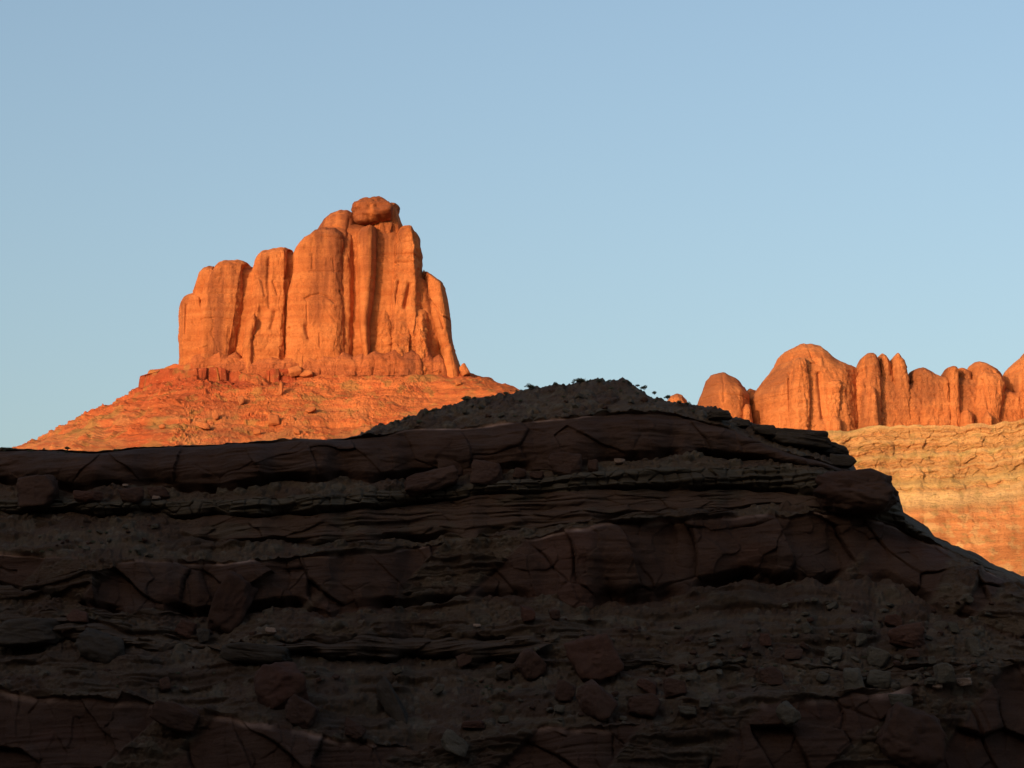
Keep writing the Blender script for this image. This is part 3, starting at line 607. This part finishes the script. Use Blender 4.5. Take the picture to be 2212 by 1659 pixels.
# ------------------------------------------------------------------ talus cone of the butte
def skirt():
    kf = YB / F
    xa = float(P(440, 790, YB)[0]); xb = float(P(940, 790, YB)[0]); zb = float(P(700, 791, YB - 26)[2])
    nl, nf, nr, nbk = 330, 560, 300, 60
    segs = []
    a = np.linspace(R(80), R(270), nl, endpoint=False); 
    dirs = []
    for t in a: dirs.append((xa, YB, math.cos(t), math.sin(t)))
    for t in np.linspace(0, 1, nf, endpoint=False): dirs.append((xa + (xb - xa) * t, YB, 0, -1))
    for t in np.linspace(R(-90), R(90), nr, endpoint=False): dirs.append((xb, YB, math.cos(t), math.sin(t)))
    for t in np.linspace(0, 1, nbk): dirs.append((xb + (xa - xb) * t * 0.98, YB, 0, 1))
    dirs = np.array(dirs)
    r = np.concatenate([[0], np.linspace(14, 24, 14), np.linspace(24.3, 140, 470), np.linspace(142, 240, 60), np.geomspace(250, 620, 24)])
    RR, IX = np.meshgrid(r, np.arange(len(dirs)), indexing='ij')
    px, py, dx, dy = [dirs[:, k][None] for k in range(4)]
    X = px + dx * RR; Y = py + dy * RR
    lf = np.clip(-dx, 0, 1); rg = np.clip(dx, 0, 1)
    fx = np.clip((X - xa) / (xb - xa), -1, 2)
    rn = 6 * fbm(X / 34, Y / 34, 0, 4, 201)          # irregular plan
    q = np.maximum(RR - 24 + rn * sstep(24, 50, RR), 0)
    slope = 0.60 * (1 - lf) * (1 - rg) + 0.53 * lf + 0.42 * rg
    h = slope * q * (1 - 0.00035 * q) + 0.02
    h = h - rg * 0.08 * np.clip(q - 5, 0, 35) + rg * 0.40 * np.clip(q - 45, 0, 400)
    h = h + lf * 8.0 * sstep(0, 18, q)
    # tilt: the foot lies a little lower on the right
    zb_ = zb - 1.5 * np.clip(fx, 0, 1) ** 2 + 0.5 * sstep(0.15, -0.1, fx)
    # red cliff course below the pillars, strong at left
    lw = sstep(0.55, 0.30, fx) * (0.35 + 0.65 * sstep(-1.0, -0.1, fx) + 0.2)
    lw = np.clip(1.35 * lw * (0.55 + 1.1 * fbm(X / 14, Y / 14, 0, 3, 211) + 0.2), 0, 1)
    hh = h + 1.6 * fbm(X / 16, Y / 16, 0, 3, 210)
    def step(h, at, tall, wgt, sharp=0.7, bk=1.0):    # eats slope above, drops steeply at 'at'
        return wgt * tall * 1.15 * (sstep(at - sharp, at + sharp, h) - sstep(at - tall * 1.6, at + tall * 2.2, h))
    drop = step(hh, 5.0, 5.6, lw, 0.6) + step(hh, 17, 3.0, 0.25 + 0.75 * lf, 0.8) + step(hh, 27, 2.6, 0.15 + 0.8 * lf, 0.8) + step(hh, 37, 2.2, 0.8 - 0.5 * rg, 0.8) + step(hh, 11, 2.2, 0.35 + 0.5 * lf, 0.5) + step(hh, 2.2, 1.8, 0.8, 0.4) + step(hh, 22, 1.8, 0.35, 0.6) + step(hh, 32, 1.6, 0.4, 0.6)
    Z = zb_ - h - drop
    cl = np.exp(-((hh - 5.0) / 0.9) ** 2) * lw + 0.7 * np.exp(-((hh - 17) / 0.9) ** 2) * (0.2 + 0.8 * lf) + 0.6 * np.exp(-((hh - 37) / 0.9) ** 2)
    cl = np.clip(cl, 0, 1)
    # joints in the cliff course: push in and out radially
    per = X * 1.0 + Y * 0.7
    f1, f2, idv, _, _ = worley(per / 4.6 + 0.4 * fbm(X / 6, Y / 6, 0, 2, 220), Z / 14, 221)
    rad = sstep(0.0, 1.5, hh - 2.5) * sstep(14, 8, hh) * lw * ((idv - 0.5) * 3.2 - 1.2 * np.exp(-((f2 - f1) / 0.08) ** 2))
    X = X + dx * rad; Y = Y + dy * rad
    Z = Z + 1.6 * fbm(X / 9, Y / 9, 0, 4, 229) * sstep(40, 0, q)
    # gullies, hummocks and stones
    sl = sstep(2, 14, q)
    Z = Z + sl * (1.8 * fbm(X / 26, Y / 40, 0, 3, 230) + 0.75 * fbm(X / 6, Y / 6, 0, 5, 231, 0.6))
    for sc_, am, sd_, dens in ((6, 1.3, 241, 0.10), (3.0, 0.85, 242, 0.24), (1.5, 0.50, 243, 0.42), (0.8, 0.28, 244, 0.5)):
        q1, q2, qi, qx, qy = worley((X + 1.1 * noise(X / 3, Y / 3, 0, 250)) / sc_, Y / sc_, sd_)
        dn = dens * (0.7 + 1.2 * sstep(-0.2, 0.3, fbm(X / 22, Y / 30, 0, 2, 252)))
        ok = (qi < dn) * sl
        bz_ = ok * am * (1 - 0.35 * sstep(0.0, 0.25, fx)) * (1 - 0.35 * sstep(0.4, 0.6, fx)) * (0.4 + 0.5 * qi / dens) * sstep(0.48, 0.18, q1); Z = Z + 0.7 * bz_; X = X + dx * bz_ * 0.7; Y = Y + dy * bz_ * 0.7
    Z = np.maximum(Z, -2 - RR * 0.002)
    # colours
    O1 = np.array([0.58, 0.165, 0.052]); RD = np.array([0.48, 0.100, 0.036]); YL = np.array([0.50, 0.205, 0.080]); BR = np.array([0.36, 0.105, 0.042]); GN = np.array([0.30, 0.20, 0.06])
    col = np.zeros(X.shape + (3,)) + O1
    def put(m, c):
        nonlocal col; m = np.clip(m, 0, 1)[..., None]; col = col * (1 - m) + c * m
    put(sstep(0.30, 0.10, fx) * 0.6, RD); put(sstep(2, 4, hh) * sstep(16, 9, hh) * lw, np.array([0.36, 0.072, 0.030])); put(sstep(8, 2, hh) * (1 - lw) * 0.7, BR)
    put(sstep(24, 36, hh) * 0.75 * sstep(-0.3, 0.2, fbm(X / 25, Y / 25, 0, 3, 260) + 0.1), YL)
    put(sstep(0.05, 0.35, fbm(X / 12, Y / 12, Z / 3, 4, 261)) * 0.55, RD); put(sstep(0.22, 0.42, fbm(X / 7, Y / 7, 5, 4, 262)) * 0.45, GN)
    put(sstep(0.1, 0.4, fbm(X / 40, Y / 40, Z / 1.6, 4, 263)) * 0.4, BR)
    o = grid_mesh('talus_slope', X, Y, Z, M_SKIRT, wrap=True, col=col, parent=butte, origin=ORG, flip=False)
    return X, Y, Z
KX, KY, KZ = skirt()
KU, KV = proj(KX, KY, KZ)
def on_cone(u, v):
    m = (np.abs(KU - u) < 4) & (np.abs(KV - v) < 3) & (KY < YB)
    if not m.any():
        i = np.unravel_index(np.argmin((KU - u) ** 2 + (KV - v) ** 2 + 1e6 * (KY > YB)), KU.shape); return KX[i], KY[i], KZ[i]
    ys = np.where(m, KY, 1e9); i = np.unravel_index(np.argmin(ys), KU.shape); return KX[i], KY[i], KZ[i]
M_ORB = rock_mat('orange_boulder', (0.52, 0.17, 0.06), (0.46, 0.14, 0.05), (0.25, 0.08, 0.04), scale=0.6, streak=0.3, bump=0.6)
for (u, v, w_, h_, lab, ti) in [
    (592, 905, 28, 20, 'squared orange boulder standing alone on the lower middle of the butte slope', 0),
    (607, 838, 12, 26, 'narrow upright orange block on the butte slope below the widest pillar', -0.1),
    (466, 895, 16, 20, 'leaning orange block in the rock pile left of the squared boulder', 0.4),
    (522, 862, 16, 18, 'dark-sided orange boulder beneath the red ledges of the butte', 0.3),
    (556, 932, 18, 12, 'low orange boulder on the slope just above the shaded hill', 0),
    (638, 800, 30, 18, 'orange crag poking out under the foot of the widest pillar', 0.3),
    (660, 806, 34, 12, 'flat orange slab right of the crag under the widest pillar', 0),
    (990, 826, 14, 10, 'small orange boulder under the right foot of the butte', 0),
    (1003, 797, 20, 26, 'shadowed boulder perched at the right foot of the butte', 0.4),
    (440, 918, 36, 12, 'long low orange rock with a deep shadow in the lower left of the butte slope', -0.3),
    (672, 884, 26, 12, 'cluster-forming orange rock in the middle of the butte slope', 0.5),
    (640, 930, 18, 12, 'small orange rock just above the shaded hill and right of the squared boulder', 0),
    (351, 920, 16, 10, 'small rounded orange rock on the yellowish part of the butte slope', 0)]:
    boulder('boulder', u, v, w_, h_, M_ORB, lab, 'boulder', tilt=ti, where=on_cone, hi=False, sink=0.3)

# ================================================================== far rim at right
YR = 1900.0
def far_slope():
    us = np.concatenate([np.linspace(900, 1380, 40), np.arange(1390, 2330, 1.6), np.linspace(2340, 4200, 90)])
    top = poly([(900, 985), (1300, 940), (1560, 925), (1700, 935), (1760, 936), (1850, 926), (1940, 918), (2050, 920), (2150, 915), (2212, 905), (2500, 880), (4200, 900)])(us) + 7.0 * fbm(us / 45, 0.4, 0, 4, 301)
    nv = 560
    f = np.linspace(0, 1, nv)[:, None]
    V = top[None] + (1560 - top[None]) * f; U = np.repeat(us[None], nv, 0)
    rel = V - top[None] + 0.045 * (U - 1760)       # beds dip to the left
    def bench(c, w_, a): return a * np.exp(-((rel - c) / w_) ** 2)
    Yd = np.zeros_like(V); Yd[0] = YR - 62 - 30 * ((us - 1900) / 900)
    soft = 0.85 * sstep(24, 4, rel) + bench(74, 5, .8) + bench(102, 4, .7) + bench(135, 7, .9) + bench(158, 5, .6) + bench(175, 14, .6) + sstep(165, 195, rel) * 0.75 + bench(40, 3, .6)
    soft = np.clip(soft + 0.25 * fbm(U / 40, rel / 7, 0, 3, 302), 0, 1)
    tS = 3.2 * (1 - soft) + 0.62 * soft
    for i in range(1, nv):
        dv = V[i] - V[i - 1]; te = (1900 - V[i]) / F
        Yd[i] = Yd[i - 1] - dv / F * Yd[i - 1] / (tS[i] - te)
    # smooth laterally a little
    kk = np.ones(9) / 9
    Yd = np.apply_along_axis(lambda r_: np.convolve(np.pad(r_, 4, 'edge'), kk, 'valid'), 1, Yd)
    X, Y, Z = P(U, V, Yd)
    rm = rel * YR / F
    D = 5.0 * fbm(X / 60, Z / 90, 0, 3, 310) + 1.6 * fbm(X / 12, Z / 9, Y / 12, 5, 311, 0.55)
    f1, f2, idv, _, _ = worley((X + 3 * fbm(X / 14, Z / 10, 0, 2, 312)) / 9, rm / 6.5, 313)
    g1, g2, idg, _, _ = worley(X / 3.5, rm / 1.8, 314)
    hard = 1 - soft
    beds = np.tanh(3 * fbm(X / 50, rm / 1.3, 0, 3, 315))
    D = D + hard * (2.6 * (idv - 0.5) - 1.3 * np.exp(-((f2 - f1) / 0.06) ** 2) + 0.6 * beds + 1.3 * (idg - 0.5))
    DZ = 0
    for sc_, am, sd_, dens in ((6, 1.2, 321, .15), (3, .7, 322, .3), (1.6, .4, 323, .4)):
        q1, q2, qi, _, _ = worley(X / sc_, (Y * .6 + Z * .4) / sc_, sd_)
        DZ = DZ + (qi < dens) * am * sstep(.46, .12, q1)
    DZ = DZ * soft
    Y2 = Y - D * (0.4 + 0.6 * hard) * sstep(0, 12, V - top[None]) - 0.4 * DZ; Z2 = Z + 0.8 * DZ * sstep(0, 8, V - top[None])
    O1 = np.array([0.66, 0.35, 0.145]); YL = np.array([0.70, 0.45, 0.20]); GN = np.array([0.48, 0.34, 0.13]); RD = np.array([0.66, 0.255, 0.095]); PL = np.array([0.74, 0.48, 0.23])
    col = np.zeros(X.shape + (3,)) + O1
    def put(m, c):
        nonlocal col; m = np.clip(m, 0, 1)[..., None]; col = col * (1 - m) + c * m
    put(soft * 0.8, YL); put(sstep(14, 0, rel) * 0.8, GN); put(bench(74, 7, .8) * sstep(-.2, .3, fbm(U / 30, 0, 0, 2, 330)) , GN); put(bench(135, 14, .8), GN * 0.5 + YL * 0.5)
    put(bench(168, 12, 0.9), PL); put(sstep(180, 205, rel) * 0.9, RD); put(sstep(0.0, .3, fbm(X / 10, Z / 8, 0, 4, 331)) * sstep(185, 210, rel) * .6, YL)
    put(sstep(0.15, .4, fbm(X / 40, rm / 2.2, 0, 4, 332)) * hard * .6, RD * .85); put(sstep(0.25, .45, fbm(X / 8, Z / 5, 2, 4, 333)) * .5, GN * .8)
    # plateau behind and foot in front
    bxs, bys, bzs, bcs = [], [], [], []
    for d in (900, 400, 160, 80, 45, 20, 8):
        bxs.append(X[0] * (1 + d / 3000)); bys.append(Y2[0] + d); bzs.append(Z2[0] - 0.02 * d - (60 if d > 300 else 0) * (d / 900)); bcs.append(col[0])
    fxs, fys, fzs, fcs = [], [], [], []
    for i in range(1, 12):
        g = i / 11; fxs.append(X[-1]); fys.append(Y2[-1] - 260 * g); fzs.append(Z2[-1] * (1 - g) ** 1.2 - 2 * g); fcs.append(col[-1])
    o = grid_mesh('mesa_slope', np.concatenate([bxs, X, fxs]), np.concatenate([bys, Y2, fys]), np.concatenate([bzs, Z2, fzs]), M_FAR, col=np.concatenate([bcs, col, fcs]), flip=True)
    tag(o, 'sunlit banded ochre slope below the far row of rock domes', kind='structure')
far_slope()

def fin(label, cat, name, pieces, grp='sandstone domes and fins along the far rim'):
    x0 = np.mean([p['T'][len(p['T']) // 2][0] for p in pieces]); org = tuple(float(q) for q in P(Z2u(x0), Z2v(640), YR))
    root = empty(name, org, label, cat, grp)
    for k, p in enumerate(pieces):
        pillar('rock_mass' if k == 0 else 'buttress', p['L'], p['R'], p['T'], p.get('base', 735), p['D'], p.get('yc', 0), M_FIN, root, org, YR, Z2u, Z2v, n=p.get('n', 2.5), rot=p.get('rot', 0), rt=p.get('rt', 0.3),
               N=p.get('N', 90), M=p.get('M', 120), cuts=p.get('cuts', ()), amp=p.get('amp', 1.2) * 1.35, seed=400 + int(x0) + k * 7, flare=0.2)
D_ = dict
fin('long low rock wall that joins the feet of the far domes and towers', 'rock wall', 'rock_wall', [D_(L=[(1080, 735)], R=[(2230, 735)], T=[(1090, 330), (1130, 300), (1180, 330), (1260, 300), (1330, 330), (1400, 360), (1450, 370), (1480, 350), (1600, 345), (1690, 340), (1760, 320), (1840, 330), (1900, 330), (2060, 400), (2100, 420), (2220, 380)], D=34, yc=4, n=8, rt=.25, N=320, M=120, amp=1.5)], grp=None)
fin('small rounded rock tip just showing above the right brow of the dark hill', 'rock dome', 'rock_dome', [D_(L=[(-90, 700)], R=[(70, 700), (52, 460)], T=[(-70, 480), (-40, 430), (-5, 418), (20, 425), (52, 455)], D=18)])
fin('smooth beehive-shaped dome, first dome right of the dark hill brow', 'rock dome', 'rock_dome', [D_(L=[(100, 700), (110, 500), (150, 400), (170, 335)], R=[(470, 700), (458, 440), (420, 370)], T=[(168, 330), (200, 300), (250, 288), (290, 288), (340, 310), (385, 335), (425, 375)], D=34, yc=0, rt=.5, n=2.1, amp=.8,
   cuts=[([(262, 300), (262, 520)], 5, 1.6), ([(120, 470), (460, 480)], 4, 1.2), ([(160, 400), (440, 400)], 4, 1.0)]),
   D_(L=[(400, 700), (405, 520)], R=[(475, 700), (460, 500)], T=[(405, 510), (425, 480), (455, 490)], D=9, yc=-30, rt=.3, N=50, M=60)])
fin('little rock knob filling the gap behind the beehive dome and the broad dome', 'rock dome', 'rock_dome', [D_(L=[(420, 700)], R=[(540, 700)], T=[(425, 400), (450, 382), (480, 392), (520, 420)], D=14, yc=25, N=60, M=60)])
fin('broadest and highest dome of the far rim, with a dark stained panel on its face', 'rock dome', 'rock_dome', [
   D_(L=[(445, 700), (448, 470), (500, 385), (560, 305), (610, 240)], R=[(1190, 700), (1180, 300)], T=[(612, 235), (630, 195), (655, 165), (700, 140), (740, 120), (790, 106), (840, 106), (890, 118), (930, 150), (960, 180), (1000, 210), (1060, 232), (1110, 245), (1180, 262)], D=44, yc=4, n=2.6, rt=.45, N=200, M=170, amp=1.0,
      cuts=[([(660, 350), (662, 500), (672, 640)], 6, 4), ([(700, 220), (690, 270)], 7, 2), ([(805, 200), (815, 260), (840, 290)], 7, 2.5), ([(800, 290), (835, 292)], 6, 2.5), ([(520, 430), (650, 400)], 4, 1.0), ([(850, 360), (870, 640)], 14, 4), ([(470, 500), (650, 490)], 4, .9)]),
   D_(L=[(668, 700), (666, 450), (690, 340), (700, 250)], R=[(830, 700), (845, 500), (838, 380), (810, 250)], T=[(702, 240), (715, 208), (760, 198), (800, 202), (808, 240)], D=30, yc=-20, n=2.6, rt=.12, N=90, M=140, cuts=[([(740, 520), (800, 520)], 12, .8)]),
   D_(L=[(890, 700), (905, 500), (900, 380)], R=[(1010, 700), (1040, 430), (1060, 380)], T=[(905, 370), (950, 330), (1020, 325), (1070, 340), (1080, 380)], D=22, yc=-24, rt=.2, N=80, rot=-.1),
   D_(L=[(945, 700), (955, 640)], R=[(1045, 700), (1040, 620)], T=[(958, 610), (972, 565), (1000, 558), (1035, 580), (1040, 605)], D=12, yc=-42, rt=.3, N=60, M=60, amp=.6)])
fin('stained round-topped tower joined to the right flank of the broadest dome', 'rock tower', 'rock_tower', [
   D_(L=[(1100, 700), (1120, 400), (1138, 260)], R=[(1300, 700), (1280, 300), (1262, 210)], T=[(1140, 240), (1160, 195), (1195, 170), (1230, 164), (1252, 180), (1260, 205)], D=30, yc=-8, rt=.15, N=110, cuts=[([(1150, 300), (1150, 350)], 14, 2.5), ([(1150, 420), (1150, 450)], 14, 2), ([(1130, 500), (1110, 620)], 12, 2)]),
   D_(L=[(1190, 700), (1210, 420)], R=[(1290, 700), (1260, 420)], T=[(1205, 400), (1230, 365), (1260, 380)], D=14, yc=-34, rt=.3, N=70, M=90)])
fin('short pointed spire between the round-topped tower and the leaning horn', 'rock spire', 'rock_spire', [
   D_(L=[(1240, 700), (1250, 300), (1262, 220)], R=[(1400, 700), (1370, 350), (1345, 250)], T=[(1264, 205), (1276, 178), (1290, 170), (1310, 185), (1332, 212), (1345, 235)], D=24, yc=-4, rt=.1, N=90)])
fin('sharp horn-shaped fin with a deeply shaded right side', 'rock fin', 'rock_fin', [
   D_(L=[(1290, 700), (1330, 400), (1342, 260)], R=[(1502, 700), (1490, 600), (1478, 450), (1462, 340), (1435, 250)], T=[(1344, 235), (1352, 205), (1372, 182), (1384, 168), (1394, 180), (1412, 210), (1436, 248)], D=26, yc=-6, rt=.1, N=110, rot=-.05, cuts=[([(1340, 350), (1360, 560)], 8, 1.5)])])
fin('low sloping dome just right of the horn-shaped fin', 'rock dome', 'rock_dome', [
   D_(L=[(1455, 700), (1458, 330)], R=[(1760, 700), (1740, 330)], T=[(1460, 310), (1478, 280), (1500, 264), (1540, 262), (1580, 282), (1620, 308), (1655, 322), (1700, 325), (1740, 335)], D=34, yc=-2, n=3.5, rt=.2, N=140, cuts=[([(1590, 370), (1580, 480)], 30, 1.5), ([(1500, 350), (1500, 600)], 8, 1.5), ([(1690, 340), (1700, 600)], 8, 2)])])
fin('narrow rounded tower with a dark oval stain beside a smaller knob', 'rock tower', 'rock_tower', [
   D_(L=[(1670, 700), (1690, 350), (1692, 300)], R=[(1790, 700), (1775, 300), (1768, 270)], T=[(1694, 290), (1705, 262), (1735, 248), (1760, 254), (1769, 270)], D=26, yc=-12, rt=.12, N=90, cuts=[([(1740, 310), (1740, 350)], 16, 1.6)]),
   D_(L=[(1765, 700), (1768, 290)], R=[(1880, 700), (1860, 300)], T=[(1769, 275), (1785, 256), (1810, 258), (1840, 278), (1862, 300)], D=22, yc=-4, rt=.12, N=80)])
fin('large hunched dome with broad dark varnish near the right edge', 'rock dome', 'rock_dome', [
   D_(L=[(1800, 700), (1835, 400), (1842, 300)], R=[(2045, 700), (2060, 560), (2088, 470), (2092, 400), (2078, 340)], T=[(1844, 275), (1858, 240), (1885, 218), (1910, 215), (1960, 232), (2010, 262), (2050, 298), (2078, 335)], D=32, yc=-6, rt=.3, N=150, n=2.4, cuts=[([(1900, 320), (2070, 330)], 7, 2), ([(1895, 380), (1930, 560)], 9, 2), ([(1890, 240), (1880, 330)], 7, 1.5)]),
   D_(L=[(1780, 700), (1800, 560)], R=[(1900, 700), (1880, 560)], T=[(1805, 540), (1840, 510), (1880, 545)], D=12, yc=-38, N=60, M=70), 
   D_(L=[(1930, 700), (1940, 580)], R=[(2010, 700), (2000, 580)], T=[(1942, 560), (1970, 530), (2000, 560)], D=12, yc=-42, N=60, M=70)])
fin('tall pale orange dome cut off by the right edge of the picture', 'rock dome', 'rock_dome', [
   D_(L=[(2030, 700), (2062, 560), (2070, 330)], R=[(2760, 700), (2700, 330)], T=[(2072, 305), (2095, 262), (2140, 225), (2175, 195), (2212, 150), (2270, 100), (2360, 70), (2480, 90), (2600, 160), (2700, 280)], D=44, yc=6, rt=.3, N=180, M=150, cuts=[([(2100, 300), (2212, 280)], 6, 1.2), ([(2140, 360), (2130, 520)], 10, 1.8)])])

# ================================================================== shrubs
def shrub_mesh(seed, name):
    rs = np.random.RandomState(seed); vs_, fs = [], []
    n = 900
    c = rs.normal(size=(n, 3)); c /= np.linalg.norm(c, axis=1)[:, None]; c *= rs.uniform(0.35, 1, n)[:, None] ** 0.5
    cl = rs.normal(size=(6, 3)) * 0.35; c = c * 0.55 + cl[rs.randint(0, 6, n)]
    c[:, 2] = np.abs(c[:, 2] * 0.7) + 0.05
    for k in range(n):
        a = rs.normal(size=3); a /= np.linalg.norm(a); b = np.cross(a, rs.normal(size=3)); b /= np.linalg.norm(b)
        s = rs.uniform(0.06, 0.13); i = len(vs_)
        vs_ += [c[k] - a * s, c[k] + b * s * 0.5, c[k] + a * s, c[k] - b * s * 0.5]; fs.append([i, i + 1, i + 2, i + 3])
    return np.array(vs_), np.array(fs)
def shrub(u, v, wpx, k, label, grp, where=on_hill):
    x, y, z = where(u, v)
    x, yy, z = P(u, v, y + 0.1); s = wpx * y / F / 2
    root = empty('shrub', (float(x), float(yy), float(z)), label, 'shrub', grp); root.scale = (s, s, s * random.uniform(0.8, 1.0)); root.rotation_euler[2] = random.uniform(0, 6.28)
    me = SH[k]
    o = bpy.data.objects.new('foliage', me); COL.objects.link(o); o.parent = root
    t = bpy.data.objects.new('stem', STEM); COL.objects.link(t); t.parent = root
SH = []
for k in range(4):
    co, q = shrub_mesh(50 + k, 'foliage'); o = raw_mesh('foliage', co, q, M_LEAF, smooth=False); SH.append(o.data); bpy.data.objects.remove(o)
def stem_mesh():
    rs = np.random.RandomState(3); co, q = [], []
    for k in range(6):
        d = rs.normal(size=3) * 0.5; d[2] = 0.5
        i = len(co)
        for (px_, r_) in ((np.array([0, 0, -0.4]), 0.05), (d, 0.02)):
            for j in range(4): co.append(px_ + np.array([math.cos(j * 1.57), math.sin(j * 1.57), 0]) * r_)
        for j in range(4): q.append([i + j, i + (j + 1) % 4, i + 4 + (j + 1) % 4, i + 4 + j])
    o = raw_mesh('stem', np.array(co), np.array(q), M_TWIG, smooth=False); me = o.data; bpy.data.objects.remove(o); return me
STEM = stem_mesh()
random.seed(4)
named = [(1254, 822, 30, 'wide dark shrub at the very top of the hill skyline'), (1200, 829, 14, 'small round shrub on the skyline left of the wide summit shrub'), (1392, 838, 18, 'dark shrub where the summit skyline starts to drop to the right'),
         (1145, 835, 22, 'low shrub on the skyline where the butte slope meets the hill'), (1005, 862, 26, 'bushy shrub on the left brow below the butte talus'), (1092, 850, 20, 'shrub on the brow between the bushy shrub and the summit'),
         (146, 968, 16, 'dark shrub on the far left brow, leftmost clear bump'), (248, 972, 16, 'small shrub on the left brow under the foot of the butte slope'), (1442, 858, 20, 'shrub by the orange rock tip on the right of the summit')]
for (u, v, w_, lab) in named: shrub(u, v + 2, w_, random.randrange(4), lab, None)
n_ = 0
while n_ < 46:
    u = random.uniform(800, 1500); v = float(crest(u)) + random.uniform(-1, 1) + (random.random() < 0.5) * random.uniform(4, 55)
    if v > float(b1t(u)) - 4: continue
    if any(abs(u - a[0]) < 14 for a in named): continue
    shrub(u, v + 2, random.uniform(6, 14), random.randrange(4), 'tiny dark shrub growing on the gravelly top of the shaded hill', 'tiny shrubs on the hill top'); n_ += 1
for k in range(16):
    u = random.uniform(0, 190); shrub(u, float(crest(u)) + random.uniform(0, 5), random.uniform(6, 12), random.randrange(4), 'tiny dark shrub along the far left brow of the hill', 'tiny shrubs on the left brow')
for k in range(60):
    u, v = random.choice([(random.uniform(60, 330), random.uniform(1140, 1200)), (random.uniform(250, 700), random.uniform(1380, 1500)), (random.uniform(1000, 1150), random.uniform(1470, 1540)), (random.uniform(1500, 2000), random.uniform(1360, 1480))])
    shrub(u, v, random.uniform(8, 14), random.randrange(4), 'small dull green shrub rooted in gravel between the rock bands', 'small shrubs on the gravel slopes')

# loose stones on the gravel of the hill
ROCKS = []
for k in range(6):
    p, f = boulder_co(900 + k, 1, 0.9, 0.7, 0, hi=False)
    if True:
        v4, f4 = ico(3)
        rs = np.random.RandomState(k); 
    for m_ in (M_GREY, M_RED):
        o = raw_mesh('stone', p, f, m_); ROCKS.append((o.data, m_ is M_GREY)); bpy.data.objects.remove(o)
random.seed(9); n_ = 0
zones = [(1500, 2150, 1290, 1480, .75), (600, 1150, 1420, 1590, .4), (100, 700, 1350, 1500, .4), (1150, 1500, 1440, 1560, .5), (60, 360, 1130, 1200, .6), (900, 1450, 850, 900, .7), (1150, 1500, 1330, 1440, .4)]
while n_ < 250:
    z_ = random.choice(zones + zones[:1] * 3); u = random.uniform(z_[0], z_[1]); v = random.uniform(z_[2], z_[3])
    if v < float(crest(u)) + 8: continue
    x, y, z = on_hill(u, v); w_ = random.choice([8, 10, 12, 15, 18, 22, 28]) if u > 1450 else random.choice([7, 9, 11, 14, 18]); s = w_ * y / F / 2
    gy = random.random() < z_[4]
    me = random.choice([r for r, g in ROCKS if g == gy])
    o = bpy.data.objects.new('stone', me); COL.objects.link(o); o.location = (float(x), float(y) - 0.05, float(z) + s * 0.15); o.scale = (s, s, s * random.uniform(.6, 1)); o.rotation_euler = (random.uniform(-.5, .5), random.uniform(-.5, .5), random.uniform(0, 6.3))
    tag(o, 'small loose grey stone lying on the shaded gravel slopes' if gy else 'small loose maroon stone lying on the shaded gravel slopes', 'stone', 'loose grey stones on the gravel' if gy else 'loose maroon stones on the gravel'); n_ += 1
